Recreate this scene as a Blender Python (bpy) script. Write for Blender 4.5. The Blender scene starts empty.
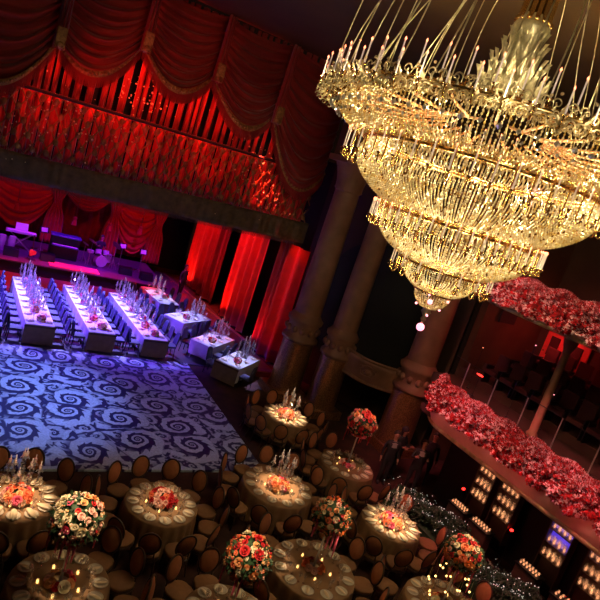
import bpy, math, random
from math import sin, cos, pi, radians, sqrt, atan2, floor
from mathutils import Vector, Matrix
random.seed(7)
S = bpy.context.scene
COL = S.collection

# ------------------------------------------------------------------ materials
def mat(name, color=(.5,.5,.5), rough=.6, metal=0., spec=.5, noise=0., nscale=8., emit=None, estr=0., sheen=0., bump=0., bscale=30.):
    m = bpy.data.materials.new(name); m.use_nodes = True
    nt = m.node_tree; b = nt.nodes['Principled BSDF']
    b.inputs['Roughness'].default_value = rough
    b.inputs['Metallic'].default_value = metal
    b.inputs['Specular IOR Level'].default_value = spec
    if sheen: b.inputs['Sheen Weight'].default_value = sheen
    tc = nt.nodes.new('ShaderNodeTexCoord')
    n = nt.nodes.new('ShaderNodeTexNoise'); n.inputs['Scale'].default_value = nscale; n.inputs['Detail'].default_value = 3
    nt.links.new(tc.outputs['Object'], n.inputs['Vector'])
    r = nt.nodes.new('ShaderNodeValToRGB')
    a = max(noise, .04)
    r.color_ramp.elements[0].position = .3; r.color_ramp.elements[1].position = .7
    r.color_ramp.elements[0].color = (*[c*(1-a) for c in color], 1)
    r.color_ramp.elements[1].color = (*[min(1, c*(1+a)) for c in color], 1)
    nt.links.new(n.outputs['Fac'], r.inputs['Fac'])
    nt.links.new(r.outputs['Color'], b.inputs['Base Color'])
    if bump:
        n2 = nt.nodes.new('ShaderNodeTexNoise'); n2.inputs['Scale'].default_value = bscale
        nt.links.new(tc.outputs['Object'], n2.inputs['Vector'])
        bp = nt.nodes.new('ShaderNodeBump'); bp.inputs['Strength'].default_value = bump
        nt.links.new(n2.outputs['Fac'], bp.inputs['Height']); nt.links.new(bp.outputs['Normal'], b.inputs['Normal'])
    if emit:
        b.inputs['Emission Color'].default_value = (*emit, 1); b.inputs['Emission Strength'].default_value = estr
    return m

def crystal_mat(name, tcol, gcol, w=.5, rough=.15, mixt=.0):
    """bead crystal: light from the lamps inside shines through, facets glint"""
    m = bpy.data.materials.new(name); m.use_nodes = True
    nt = m.node_tree; nt.nodes.clear()
    o = nt.nodes.new('ShaderNodeOutputMaterial')
    t = nt.nodes.new('ShaderNodeBsdfTranslucent'); t.inputs['Color'].default_value = (*tcol, 1)
    g = nt.nodes.new('ShaderNodeBsdfGlossy'); g.inputs['Color'].default_value = (*gcol, 1); g.inputs['Roughness'].default_value = rough
    x = nt.nodes.new('ShaderNodeMixShader'); x.inputs['Fac'].default_value = w
    nt.links.new(t.outputs[0], x.inputs[1]); nt.links.new(g.outputs[0], x.inputs[2])
    out = x
    if mixt:
        tr = nt.nodes.new('ShaderNodeBsdfTransparent')
        y = nt.nodes.new('ShaderNodeMixShader'); y.inputs['Fac'].default_value = mixt
        nt.links.new(x.outputs[0], y.inputs[1]); nt.links.new(tr.outputs[0], y.inputs[2]); out = y
    nt.links.new(out.outputs[0], o.inputs['Surface'])
    return m

M = {}
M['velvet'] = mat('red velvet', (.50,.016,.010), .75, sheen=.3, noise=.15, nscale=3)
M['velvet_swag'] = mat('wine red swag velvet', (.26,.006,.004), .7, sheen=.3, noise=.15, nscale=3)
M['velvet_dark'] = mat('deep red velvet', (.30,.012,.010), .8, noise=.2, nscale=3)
M['trim_gold'] = mat('gold braid', (.34,.15,.05), .5, .35, noise=.45, nscale=14, bump=.5, bscale=40)
M['border'] = mat('brown gold border cloth', (.12,.075,.03), .7, .1, noise=.35, nscale=5)
M['lattice'] = mat('bronze lattice cord', (.30,.12,.04), .5, .3, noise=.3)
M['glint'] = mat('gold sequin', (1,.75,.35), .45, .6)
M['black'] = mat('black cloth', (.006,.006,.007), .8)
M['blackmetal'] = mat('black metal', (.012,.012,.014), .4, .5)
M['ceiling'] = mat('brown plaster ceiling', (.07,.036,.006), .8, noise=.2, nscale=.6)
M['plaster'] = mat('ochre brown plaster', (.06,.028,.012), .75, noise=.2, nscale=1.5, bump=.2, bscale=6)
M['wall'] = mat('dark brown wall', (.045,.02,.012), .8, noise=.2, nscale=1)
M['stone'] = mat('brown stone column', (.22,.10,.06), .6, noise=.2, nscale=2, bump=.2, bscale=5)
M['mosaic'] = mat('bronze mosaic', (.32,.15,.07), .3, .7, noise=.6, nscale=30, bump=1., bscale=60)
M['carpet'] = mat('dark red brown carpet', (.035,.009,.006), .95, noise=.5, nscale=2.2)
M['stagefloor'] = mat('satin stage deck', (.07,.055,.085), .32, noise=.15, nscale=1.2)
M['rug'] = mat('rose red rug', (.75,.12,.2), .9, noise=.12, nscale=6)
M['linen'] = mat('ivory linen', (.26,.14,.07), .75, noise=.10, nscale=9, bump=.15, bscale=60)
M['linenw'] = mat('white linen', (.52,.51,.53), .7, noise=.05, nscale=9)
M['skirt'] = mat('brown box skirt', (.16,.10,.07), .7, noise=.15)
M['china'] = mat('white china', (.62,.52,.42), .2, spec=.6)
M['napkin'] = mat('champagne satin napkin', (.82,.64,.44), .35, noise=.08)
M['chairfab'] = mat('tan chair upholstery', (.40,.14,.06), .8, noise=.12, nscale=12)
M['chairseat'] = mat('cream seat pad', (.22,.10,.045), .8, noise=.1, nscale=12)
M['chairwood'] = mat('dark walnut frame', (.045,.022,.014), .45, noise=.2, nscale=20)
M['bluechair'] = mat('slate banquet chair cloth', (.055,.055,.12), .7, noise=.1)
M['greychair'] = mat('pale grey chair cloth', (.5,.5,.52), .7, noise=.1)
M['gold'] = mat('polished gold', (.85,.55,.2), .25, 1., noise=.1)
M['goldpale'] = mat('pale antique gold', (.80,.66,.36), .35, .85, noise=.35, nscale=10)
M['goldleaf'] = mat('gilded acanthus', (.62,.48,.24), .38, .8, noise=.5, nscale=9)
M['copper'] = mat('coppery gilding', (.55,.24,.10), .4, .8, noise=.4, nscale=9)
M['candle'] = mat('white candle wax', (.70,.62,.56), .5, emit=(1,.6,.5), estr=.12)
M['flame'] = mat('candle flame', (1,.8,.6), .5, emit=(1,.20,.09), estr=3.2)
M['warmbulb'] = mat('warm bulb glow', (1,.8,.4), .5, emit=(1,.55,.16), estr=4)
M['votive'] = mat('votive candle glow', (1,.7,.4), .5, emit=(1,.40,.17), estr=1.5)
M['pinklamp'] = mat('pinkish lamp glow', (1,.7,.7), .5, emit=(1,.30,.40), estr=2.6)
M['redlamp'] = mat('red lamp glow', (1,.1,.05), .5, emit=(1,.02,.015), estr=6)
M['bead'] = crystal_mat('champagne bead', (1,.92,.70), (1,.93,.72), .35, .25)
M['beadgold'] = crystal_mat('amber bead', (.98,.76,.34), (1,.82,.4), .4, .25)
M['beaddark'] = crystal_mat('smoked bead', (.30,.15,.05), (.5,.3,.12), .5)
M['crystal'] = crystal_mat('clear cut crystal', (.85,.85,.88), (1,1,1), .6, .06)
M['glass'] = crystal_mat('stem glass', (.8,.8,.8), (1,1,1), .65, .05, .55)
M['leaf'] = mat('deep green leaf', (.02,.055,.018), .6, noise=.4, nscale=10)
M['leafb'] = mat('hedge leaf', (.016,.045,.018), .7, noise=.5, nscale=6)
ROSE = {'cream': (.95,.78,.55), 'blush': (.95,.52,.44), 'pink': (.85,.13,.25), 'red': (.55,.012,.02), 'coral': (.88,.22,.10), 'peach': (.92,.42,.18), 'orange': (.9,.25,.06)}
for k, c in ROSE.items(): M[k] = mat('rose petals '+k, c, .7, noise=.12, nscale=20)
M['fpink'] = mat('pink plume blossom', (.95,.62,.66), .8, noise=.2, nscale=12)
M['fred'] = mat('red plume blossom', (.55,.012,.02), .8, noise=.2, nscale=12)
M['fdark'] = mat('dark wine blossom and gap shade', (.16,.01,.015), .8, noise=.2, nscale=12)
M['fascia'] = mat('cream painted balcony front', (.62,.36,.30), .6, noise=.15, nscale=2)
M['molding'] = mat('greenish gilt moulding', (.34,.26,.14), .5, .3, noise=.5, nscale=4)
M['skin'] = mat('skin', (.38,.19,.12), .6)
M['hair'] = mat('dark hair', (.02,.012,.008), .7)
M['suit'] = mat('black suit cloth', (.010,.010,.012), .8)
M['shirt'] = mat('white shirt', (.2,.18,.17), .7)
M['lacquer'] = mat('blue lacquer', (.05,.07,.30), .3)
M['wood'] = mat('orange guitar wood', (.55,.16,.05), .35, noise=.2)
M['cymbal'] = mat('brass cymbal', (.8,.6,.3), .3, 1.)
M['drum'] = mat('silver drum shell', (.55,.5,.6), .3, .3)
M['paper'] = mat('white paper', (.85,.85,.85), .7)
M['bluepanel'] = mat('blue lit bar panel', (.12,.1,.7), .5, noise=.5, nscale=14, emit=(.10,.06,1), estr=.55)
M['seatred'] = mat('red theatre seat', (.04,.004,.004), .8)
M['doorred'] = mat('red painted door', (.6,.06,.05), .6, noise=.1)
M['steel'] = mat('grey steel', (.45,.42,.4), .4, .8)

def dance_floor_mat():  # scrolls of projected gobo light, painted into the floor colour
    m = bpy.data.materials.new('projected scroll light painted on navy'); m.use_nodes = True
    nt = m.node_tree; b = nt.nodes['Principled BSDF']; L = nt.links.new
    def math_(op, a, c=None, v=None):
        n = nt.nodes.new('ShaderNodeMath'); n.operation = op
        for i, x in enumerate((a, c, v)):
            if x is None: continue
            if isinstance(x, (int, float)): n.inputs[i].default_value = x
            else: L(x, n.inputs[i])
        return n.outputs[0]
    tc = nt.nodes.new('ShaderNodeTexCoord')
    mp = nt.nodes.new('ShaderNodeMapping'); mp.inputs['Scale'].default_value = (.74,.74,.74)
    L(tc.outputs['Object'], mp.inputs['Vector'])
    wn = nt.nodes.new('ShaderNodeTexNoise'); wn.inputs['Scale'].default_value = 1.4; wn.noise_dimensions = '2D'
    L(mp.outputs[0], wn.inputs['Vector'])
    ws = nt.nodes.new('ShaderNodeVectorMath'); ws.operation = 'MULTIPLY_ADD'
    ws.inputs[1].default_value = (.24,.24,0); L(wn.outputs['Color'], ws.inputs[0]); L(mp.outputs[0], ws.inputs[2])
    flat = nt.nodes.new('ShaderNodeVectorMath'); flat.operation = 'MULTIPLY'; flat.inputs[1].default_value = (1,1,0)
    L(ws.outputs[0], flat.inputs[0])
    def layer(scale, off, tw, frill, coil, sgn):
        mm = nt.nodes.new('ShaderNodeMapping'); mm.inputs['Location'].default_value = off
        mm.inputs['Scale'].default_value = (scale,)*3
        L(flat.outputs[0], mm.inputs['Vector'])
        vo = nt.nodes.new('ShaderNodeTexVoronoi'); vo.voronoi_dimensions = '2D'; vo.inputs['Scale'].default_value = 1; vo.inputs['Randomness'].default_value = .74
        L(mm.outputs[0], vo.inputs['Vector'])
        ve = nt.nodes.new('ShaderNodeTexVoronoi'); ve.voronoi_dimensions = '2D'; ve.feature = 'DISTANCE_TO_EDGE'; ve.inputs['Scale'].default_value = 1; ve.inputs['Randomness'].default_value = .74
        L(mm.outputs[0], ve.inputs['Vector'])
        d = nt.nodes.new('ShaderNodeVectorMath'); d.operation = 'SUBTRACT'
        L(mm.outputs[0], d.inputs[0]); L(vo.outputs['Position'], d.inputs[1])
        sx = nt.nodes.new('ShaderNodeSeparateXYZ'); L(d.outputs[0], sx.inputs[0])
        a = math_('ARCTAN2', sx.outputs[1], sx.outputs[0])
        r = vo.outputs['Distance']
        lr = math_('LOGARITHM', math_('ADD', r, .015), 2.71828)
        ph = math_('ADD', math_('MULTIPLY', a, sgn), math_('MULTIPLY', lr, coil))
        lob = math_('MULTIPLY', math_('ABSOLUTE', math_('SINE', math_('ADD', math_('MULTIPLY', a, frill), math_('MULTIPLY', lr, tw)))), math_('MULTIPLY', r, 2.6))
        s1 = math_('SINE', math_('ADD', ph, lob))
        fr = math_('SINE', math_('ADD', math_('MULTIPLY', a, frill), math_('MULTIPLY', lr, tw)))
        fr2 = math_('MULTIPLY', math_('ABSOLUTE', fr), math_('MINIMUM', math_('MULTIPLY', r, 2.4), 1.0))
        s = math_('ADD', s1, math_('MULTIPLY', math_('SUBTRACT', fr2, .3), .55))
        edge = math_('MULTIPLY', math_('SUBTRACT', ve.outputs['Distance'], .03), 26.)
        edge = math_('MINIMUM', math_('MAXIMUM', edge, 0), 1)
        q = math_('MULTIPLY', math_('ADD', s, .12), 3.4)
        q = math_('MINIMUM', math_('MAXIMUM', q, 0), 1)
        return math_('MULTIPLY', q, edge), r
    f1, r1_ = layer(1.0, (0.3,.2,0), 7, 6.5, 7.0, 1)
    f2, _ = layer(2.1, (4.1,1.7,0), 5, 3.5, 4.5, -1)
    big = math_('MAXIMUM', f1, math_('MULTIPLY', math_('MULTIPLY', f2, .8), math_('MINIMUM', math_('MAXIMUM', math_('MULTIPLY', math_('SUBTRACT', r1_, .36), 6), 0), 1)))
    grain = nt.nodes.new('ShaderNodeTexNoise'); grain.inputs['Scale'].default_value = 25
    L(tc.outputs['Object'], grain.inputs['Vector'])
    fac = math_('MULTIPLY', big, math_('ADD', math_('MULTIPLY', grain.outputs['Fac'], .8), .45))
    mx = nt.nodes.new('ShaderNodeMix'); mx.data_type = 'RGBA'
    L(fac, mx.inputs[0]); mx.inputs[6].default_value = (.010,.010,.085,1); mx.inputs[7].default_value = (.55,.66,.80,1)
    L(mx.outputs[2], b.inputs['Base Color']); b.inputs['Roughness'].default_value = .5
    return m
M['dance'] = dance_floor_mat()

# ------------------------------------------------------------------ mesh builder
class MB:
    def __init__(s): s.v=[]; s.f=[]; s.m=[]; s.sm=[]
    def add(s, vs, fs, mi=0, smooth=False):
        o=len(s.v); s.v.extend([tuple(p) for p in vs])
        for f in fs: s.f.append(tuple(o+i for i in f)); s.m.append(mi); s.sm.append(smooth)
        return s
    def box(s, c, d, rz=0, mi=0, rx=0):
        x,y,z=[k/2 for k in d]; vs=[]
        R=Matrix.Rotation(rz,3,'Z')@Matrix.Rotation(rx,3,'X')
        for a in (-x,x):
            for b in (-y,y):
                for e in (-z,z): vs.append(Vector(c)+R@Vector((a,b,e)))
        return s.add(vs,[(0,1,3,2),(4,6,7,5),(0,4,5,1),(2,3,7,6),(0,2,6,4),(1,5,7,3)],mi)
    def bbox(s, c, d, rz=0, mi=0, b=.02):
        """box with chamfered vertical edges and top"""
        x,y,z=[k/2 for k in d]; b=min(b,x*.45,y*.45,z*.45)
        ring=lambda i:[(-x+i,-y+b+0),( -x+b,-y+i),(x-b,-y+i),(x-i,-y+b),(x-i,y-b),(x-b,y-i),(-x+b,y-i),(-x+i,y-b)]
        R=Matrix.Rotation(rz,3,'Z'); vs=[]
        for zz,i in ((-z,0),(z-b,0),(z,b*.7)):
            for p in ring(i): vs.append(Vector(c)+R@Vector((p[0],p[1],zz)))
        fs=[tuple(range(7,-1,-1)),tuple(range(16,24))]
        for k in range(2):
            for j in range(8): fs.append((k*8+j,k*8+(j+1)%8,k*8+8+(j+1)%8,k*8+8+j))
        return s.add(vs,fs,mi)
    def cyl(s, p0, p1, r0, r1=None, n=8, mi=0, smooth=True, caps=True):
        r1=r0 if r1 is None else r1
        p0=Vector(p0);p1=Vector(p1);d=(p1-p0).normalized()
        a=d.orthogonal().normalized();b=d.cross(a);vs=[]
        for p,r in((p0,r0),(p1,r1)):
            for i in range(n): t=2*pi*i/n; vs.append(p+a*cos(t)*r+b*sin(t)*r)
        s.add(vs,[(i,(i+1)%n,n+(i+1)%n,n+i) for i in range(n)],mi,smooth)
        if caps: s.add(vs,[tuple(range(n-1,-1,-1)),tuple(range(n,2*n))],mi)
        return s
    def tube(s, pts, r, n=6, mi=0, closed=False, rf=None):
        pts=[Vector(p) for p in pts]; N=len(pts); vs=[]; up=None
        for i,p in enumerate(pts):
            if closed: d=(pts[(i+1)%N]-pts[i-1])
            else: d=(pts[min(i+1,N-1)]-pts[max(i-1,0)])
            d.normalize()
            a=d.orthogonal().normalized() if up is None else (up-d*up.dot(d))
            if a.length<1e-4: a=d.orthogonal()
            a.normalize(); up=a; b=d.cross(a)
            rr=r*(rf(i/(N-1)) if rf else 1)
            for k in range(n): t=2*pi*k/n; vs.append(p+a*cos(t)*rr+b*sin(t)*rr)
        fs=[]
        for i in range(N if closed else N-1):
            j=(i+1)%N
            for k in range(n): fs.append((i*n+k,i*n+(k+1)%n,j*n+(k+1)%n,j*n+k))
        if not closed: fs+= [tuple(range(n-1,-1,-1)),tuple(range((N-1)*n,N*n))]
        return s.add(vs,fs,mi,True)
    def lathe(s, prof, n=24, c=(0,0,0), mi=0, rf=None, smooth=True, cap=True):
        vs=[]
        for j,(r,z) in enumerate(prof):
            for i in range(n):
                t=2*pi*i/n; rr=r*(rf(t,j) if rf else 1)
                vs.append((c[0]+rr*cos(t),c[1]+rr*sin(t),c[2]+z))
        fs=[]
        for j in range(len(prof)-1):
            for i in range(n): fs.append((j*n+i,j*n+(i+1)%n,(j+1)*n+(i+1)%n,(j+1)*n+i))
        s.add(vs,fs,mi,smooth)
        if cap:
            o=(len(prof)-1)*n
            if prof[0][0]>1e-3: s.add(vs[:n],[tuple(range(n-1,-1,-1))],mi)
            if prof[-1][0]>1e-3: s.add(vs[o:],[tuple(range(n))],mi)
        return s
    def ball(s, c, r, n=8, m=6, mi=0, sc=(1,1,1)):
        vs=[];fs=[]
        for j in range(m+1):
            p=pi*j/m
            for i in range(n):
                t=2*pi*i/n; vs.append((c[0]+r*sc[0]*sin(p)*cos(t),c[1]+r*sc[1]*sin(p)*sin(t),c[2]+r*sc[2]*cos(p)))
        for j in range(m):
            for i in range(n): fs.append((j*n+i,(j+1)*n+i,(j+1)*n+(i+1)%n,j*n+(i+1)%n))
        return s.add(vs,fs,mi,True)
    def octa(s, c, r, mi=0, h=1.):
        x,y,z=c; a=random.random()*1.57; ca,sa=cos(a)*r,sin(a)*r
        return s.add([(x+ca,y+sa,z),(x-sa,y+ca,z),(x-ca,y-sa,z),(x+sa,y-ca,z),(x,y,z+r*h),(x,y,z-r*h)],
              [(0,1,4),(1,2,4),(2,3,4),(3,0,4),(1,0,5),(2,1,5),(3,2,5),(0,3,5)],mi)
    def grid(s, fn, nu, nv, mi=0, smooth=True, thick=0.):
        vs=[fn(i/nu,j/nv) for j in range(nv+1) for i in range(nu+1)]
        q=[(j*(nu+1)+i,j*(nu+1)+i+1,(j+1)*(nu+1)+i+1,(j+1)*(nu+1)+i) for j in range(nv) for i in range(nu)]
        return s.add(vs,q,mi,smooth)
    def build(s, name, mats, parent=None, loc=(0,0,0), rz=0):
        me=bpy.data.meshes.new(name); me.from_pydata(s.v,[],s.f)
        for m in (mats if isinstance(mats,(list,tuple)) else [mats]): me.materials.append(M[m] if isinstance(m,str) else m)
        me.polygons.foreach_set('material_index',s.m); me.polygons.foreach_set('use_smooth',s.sm); me.update()
        o=bpy.data.objects.new(name,me); COL.objects.link(o); o.location=loc; o.rotation_euler=(0,0,rz)
        if parent: o.parent=parent
        return o
def solid(o, t, off=0):
    m=o.modifiers.new('Solidify','SOLIDIFY'); m.thickness=t; m.offset=off; return o
def tag(o, label=None, cat=None, group=None, kind=None):
    if label: o['label']=label
    if cat: o['category']=cat
    if group: o['group']=group
    if kind: o['kind']=kind
    return o
def thing(name, label, cat, loc=(0,0,0), rz=0, group=None):
    o=bpy.data.objects.new(name,None); COL.objects.link(o); o.location=loc; o.rotation_euler=(0,0,rz); o.empty_display_size=.2
    return tag(o,label,cat,group)
def structure(o, label=None): return tag(o,label,None,None,'structure')
KIDS={}
def kids(o):
    if o.name not in KIDS: KIDS[o.name]=list(o.children)
    return KIDS[o.name]
def copy_tree(o, loc=None, rz=None, label=None, group=None, parent=None, sc=None):
    c=o.copy(); COL.objects.link(c)
    if loc is not None: c.location=loc
    if rz is not None: c.rotation_euler=(0,0,rz)
    if sc is not None: c.scale=(sc,sc,sc)
    if label: c['label']=label
    if group: c['group']=group
    if parent: c.parent=parent
    for k in kids(o): copy_tree(k,parent=c)
    return c
class Kind:
    """first call places the source itself, later calls place copies"""
    def __init__(s, src): s.src=src; s.used=False
    def put(s, loc, rz=0, label=None, group=None, sc=None):
        c=copy_tree(s.src,loc,rz,label,group,sc=sc); s.used=True
        return c
    def done(s):
        for k in kids(s.src):
            for g in kids(k): KIDS.pop(g.name,None); bpy.data.objects.remove(g)
            KIDS.pop(k.name,None); bpy.data.objects.remove(k)
        KIDS.pop(s.src.name,None); bpy.data.objects.remove(s.src)

# ------------------------------------------------------------------ camera (standing on the left upper balcony)
H=8.0
cam=bpy.data.cameras.new('camera'); co=bpy.data.objects.new('camera',cam); COL.objects.link(co)
A,P,R=radians(32.5),radians(11.4),radians(18)
Fh=Vector((sin(A),cos(A),0)); Rh=Vector((cos(A),-sin(A),0)); Zv=Vector((0,0,1))
F=Fh*cos(P)-Zv*sin(P); U0=Fh*sin(P)+Zv*cos(P)
Ir=Rh*cos(R)+U0*sin(R); Iu=U0*cos(R)-Rh*sin(R)
mw=Matrix((Ir,Iu,-F)).transposed().to_4x4(); mw.translation=Vector((0,0,H)); co.matrix_world=mw
cam.sensor_width=36; cam.lens=580/600*36; cam.clip_end=200; cam.clip_start=.05
S.camera=co
S.view_settings.view_transform='Standard'; S.view_settings.look='None'; S.view_settings.gamma=1; S.view_settings.exposure=0
S.view_settings.use_curve_mapping=False

# ------------------------------------------------------------------ room shell
structure(MB().box((4,15,-.1),(28,50,.2)).build('floor','carpet'),'dark red brown carpeted ballroom floor')
structure(MB().box((5,8,12.65),(30,26,.3)).build('ceiling','ceiling'),'dark brown plaster ceiling')
structure(MB().box((3,35.2,4.5),(20,.3,9)).build('wall_back','black'))
structure(MB().box((13.5,27,4.5),(.3,13,9)).build('wall_stage_right','black'))
structure(MB().box((18.6,3.5,6.2),(.3,19.2,12.6)).build('wall_right','wall'))
structure(MB().box((-9.6,12,6.2),(.3,36,12.6)).build('wall_left','wall'))
structure(MB().box((4,-5.4,6.2),(28,.3,12.6)).build('wall_front','wall'))
# proscenium: pier at the right of the opening and header above it
w=MB(); w.box((13.6,19.9,6.2),(1.2,.8,12.6)); 
structure(w.build('wall_proscenium_right','wall'))
w=MB()
# slanting wall behind the columns
def slab(b,p,q,z0,z1,t=.3,mi=0):
    p=Vector((*p,0));q=Vector((*q,0));d=q-p;c=(p+q)/2
    b.box((c.x,c.y,(z0+z1)/2),(d.length,t,z1-z0),atan2(d.y,d.x),mi)
slab(w,(12.9,20.6),(16.2,14.2),0,12.5); 
structure(w.build('wall_slanted','wall'))
w=MB(); slab(w,(15.6,13.3),(18.5,13.1),0,12.5); structure(w.build('wall_return','plaster'))
# dark square opening on the return wall
structure(MB().box((16.6,13.02,5.9),(.8,.06,.9)).build('window_1','black'),'small black square opening in brown wall')

# stage deck floor and dance floor
structure(MB().box((4.6,26.6,.01),(15.6,14.2,.05)).build('floor_stage','stagefloor'),'satin stage deck under long tables')
o=MB().box((3.6,15.9,.03),(9.7,7.2,.06)).build('dance_floor','dance'); tag(o,'square navy blue dance floor with projected scroll light painted on it','dance floor')
# stage riser
r=thing('stage_riser','low black-fronted band platform with purple lit deck','platform',(3,30.4,0))
MB().box((0,0,.27),(13.8,4.6,.54)).build('riser_body','black',r)
MB().box((0,0,.57),(13.9,4.7,.05)).build('deck','stagefloor',r)
o=MB().box((5.4,28.75,.605),(2.3,.9,.02),-.02).build('stage_rug','rug'); tag(o,'flat rose red strip of rug on the band platform','rug')
# pale strip standing in for the lit step edge by the right curtains
o=MB().box((12.05,27.2,.06),(.10,12.4,.07),.11).build('lit_step_edge_strip','steel'); tag(o,'thin pale strip imitating the lit step edge before the side curtains','step edge')

# ------------------------------------------------------------------ curtains
def zb(x): return .025*(x-6.5)
val=thing('stage_valance','arched red velvet stage valance with five fringed swags','curtain',(6,21,12.4))
def rel(b,name,mats,base): return b.build(name,mats,base,tuple(-c for c in base.location))
# pleated curtain behind
random.seed(3)
def pleat_profile(x, seed=0, f=1.0):
    return .5*sin(x*9*f+1.3*sin(x*1.7+seed))+.3*sin(x*23*f+2*sin(x*2.3))+.2*sin(x*4.1*f+seed)
b=MB(); x=-4.
while x<12.5:
    w_=random.uniform(.13,.30); g_=random.choice((.02,.05,.09,.16)); y_=21.45+random.uniform(0,.12); lean=random.uniform(-.04,.04)
    def upf(u,v): return (x+w_*(u*(.8+.2*v))+lean*(1-v), y_-.13*sin(pi*u)-.03*sin(u*pi*5+v*2), 8.1+zb(x)+v*4.4)
    b.grid(upf,12,8); x+=w_+g_
x=-4.
while x<12.5:
    w_=random.uniform(.16,.34); g_=random.choice((.01,.015,.04)); y_=21.5+random.uniform(0,.08)
    def lof(u,v): return (x+w_*u, y_-.14*sin(pi*u)-.03*sin(u*pi*5+v*2), 6.0+zb(x)+v*2.2)
    b.grid(lof,12,5); x+=w_+g_
solid(rel(b,'pleated_curtain','velvet',val),.01)
b=MB(); b.box((4.3,21.8,9.2),(16.6,.04,6.6)); rel(b,'black_backing','black',val)
b=MB(); b.grid(lambda u,v:(-4+16.8*u, 21.30+.05*pleat_profile(-4+16.8*u,1,.7), 5.22+zb(-4+16.8*u)+v*.88),600,6)
solid(rel(b,'border_band','border',val),.015)
b=MB()
for i in range(420):
    x=-4+16.8*i/420; z=5.22+zb(x); b.cyl((x,21.3,z+.02),(x+random.uniform(-.01,.01),21.3,z-.12-random.random()*.03),.014,.010,4)
rel(b,'border_fringe','border',val)
# lattice net: diamonds with rosettes
b=MB(); dx=.42
x=-5.5
while x<13.5:
    for s in (1,-1):
        pts=[]
        for k in range(15):
            t=k/14; xx=x+s*t*1.3; 
            if -4<xx<12.6: pts.append((xx,21.22+.02*sin(k),6.1+zb(xx)+t*2.1))
        if len(pts)>2: b.tube(pts,.028,4)
    x+=dx
for i in range(40):
    for j in range(5):
        xx=-4+i*.42+(j%2)*.21; 
        if xx<12.5: b.ball((xx,21.2,6.3+zb(xx)+j*.42),.095,8,5,sc=(1,.35,1.25))
rel(b,'lattice_net','lattice',val)
b=MB(); b.tube([(-4+16.6*t/20,21.12,8.18+zb(-4+16.6*t/20)) for t in range(21)],.06,8)
rel(b,'batten','black',val)
b=MB(); random.seed(11)
for cx,cz,sx,sz,n in ((1.9,7.4,.9,.7,70),(5.0,8.9,.5,.4,60),(10.6,7.6,1.0,.8,110),(3.8,7.3,.8,.5,30),(.2,7.9,.6,.7,30),(8.6,9.0,.6,.5,20)):
    for k in range(n):
        xx=random.gauss(cx,sx); zz=random.gauss(cz,sz)
        if -4<xx<12.4: b.octa((xx,21.14,zz),random.uniform(.015,.045))
rel(b,'sequin_embroidery','glint',val)['kind']='stuff'
# swags
J=[(-3.2,8.0),(-.75,8.6),(1.94,9.62),(4.43,10.45),(7.0,10.4),(9.6,9.78),(12.55,8.35)]
SAG=[1.2,1.25,1.0,1.0,1.05,1.5]
def swag_fn(a,c,sag,ztop,y0,amp,nf,tuck=.0):
    def fn(u,v):
        x=a[0]+(c[0]-a[0])*u; e=a[1]+(c[1]-a[1])*u
        cat=4*u*(1-u)
        zlow=e-sag*cat
        zt=ztop-.2*cat
        z=zt+(zlow-zt)*v
        # folds follow the swag's curve and are tightest at the gathered ends
        ph_=nf*v**1.1+.30*sin(3*u)+a[0]; fold=(abs(sin(pi*ph_))*2-1)*.8+sin(2*pi*(nf*1.7*v+.2))*.25
        y=y0-.32*sin(pi*u)**.7*(.35+.65*v)-amp*fold*(.25+.75*sin(pi*u)**.5)*(.3+.7*v)
        return (x,y,z)
    return fn
for i in range(6):
    a,c=J[i],J[i+1]; fn=swag_fn(a,c,SAG[i],12.45,20.95,.17,10)
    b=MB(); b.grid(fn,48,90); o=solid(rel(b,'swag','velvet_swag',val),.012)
    b=MB(); edge=[fn(t/40,1) for t in range(41)]
    def band(u,v,fn=fn):
        p=fn(u,1); return (p[0],p[1]-.03-.02*sin(pi*v),p[2]+.16-.2*v)
    b.grid(band,40,3); 
    for k,t in enumerate(range(41)):
        p=edge[t]; 
        if k%2==0: b.ball((p[0],p[1]-.06,p[2]+.06),.045,6,4)
    rel(b,'swag_braid','trim_gold',o).location=(0,0,0)
    b=MB()
    for k in range(150):
        u=(k+.5)/150; p=fn(u,1); l=.36+.03*random.random()
        b.cyl((p[0],p[1]-.02,p[2]),(p[0]+random.uniform(-.01,.01),p[1]-.02,p[2]-l),.014,.009,4,caps=False)
    rel(b,'swag_fringe','velvet_dark',o).location=(0,0,0)
for k,(x,z) in enumerate(J[1:-1]):
    b=MB()
    def jf(u,v,x=x,z=z):
        w=.24+.10*v
        return (x+(u-.5)*w, 20.55-.12*abs(sin(u*pi*3))-.1*sin(pi*u), 12.4+(z-.25-12.4)*v+.10*abs(u-.5))
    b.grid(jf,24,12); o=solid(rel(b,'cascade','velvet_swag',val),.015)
    b=MB(); b.bbox((x,20.38,z+.12),(.30,.14,.62)); b.ball((x,20.3,z-.1),.12,10,6,sc=(1,.5,1))
    rel(b,'cascade_clasp','trim_gold',o).location=(0,0,0)

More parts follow.
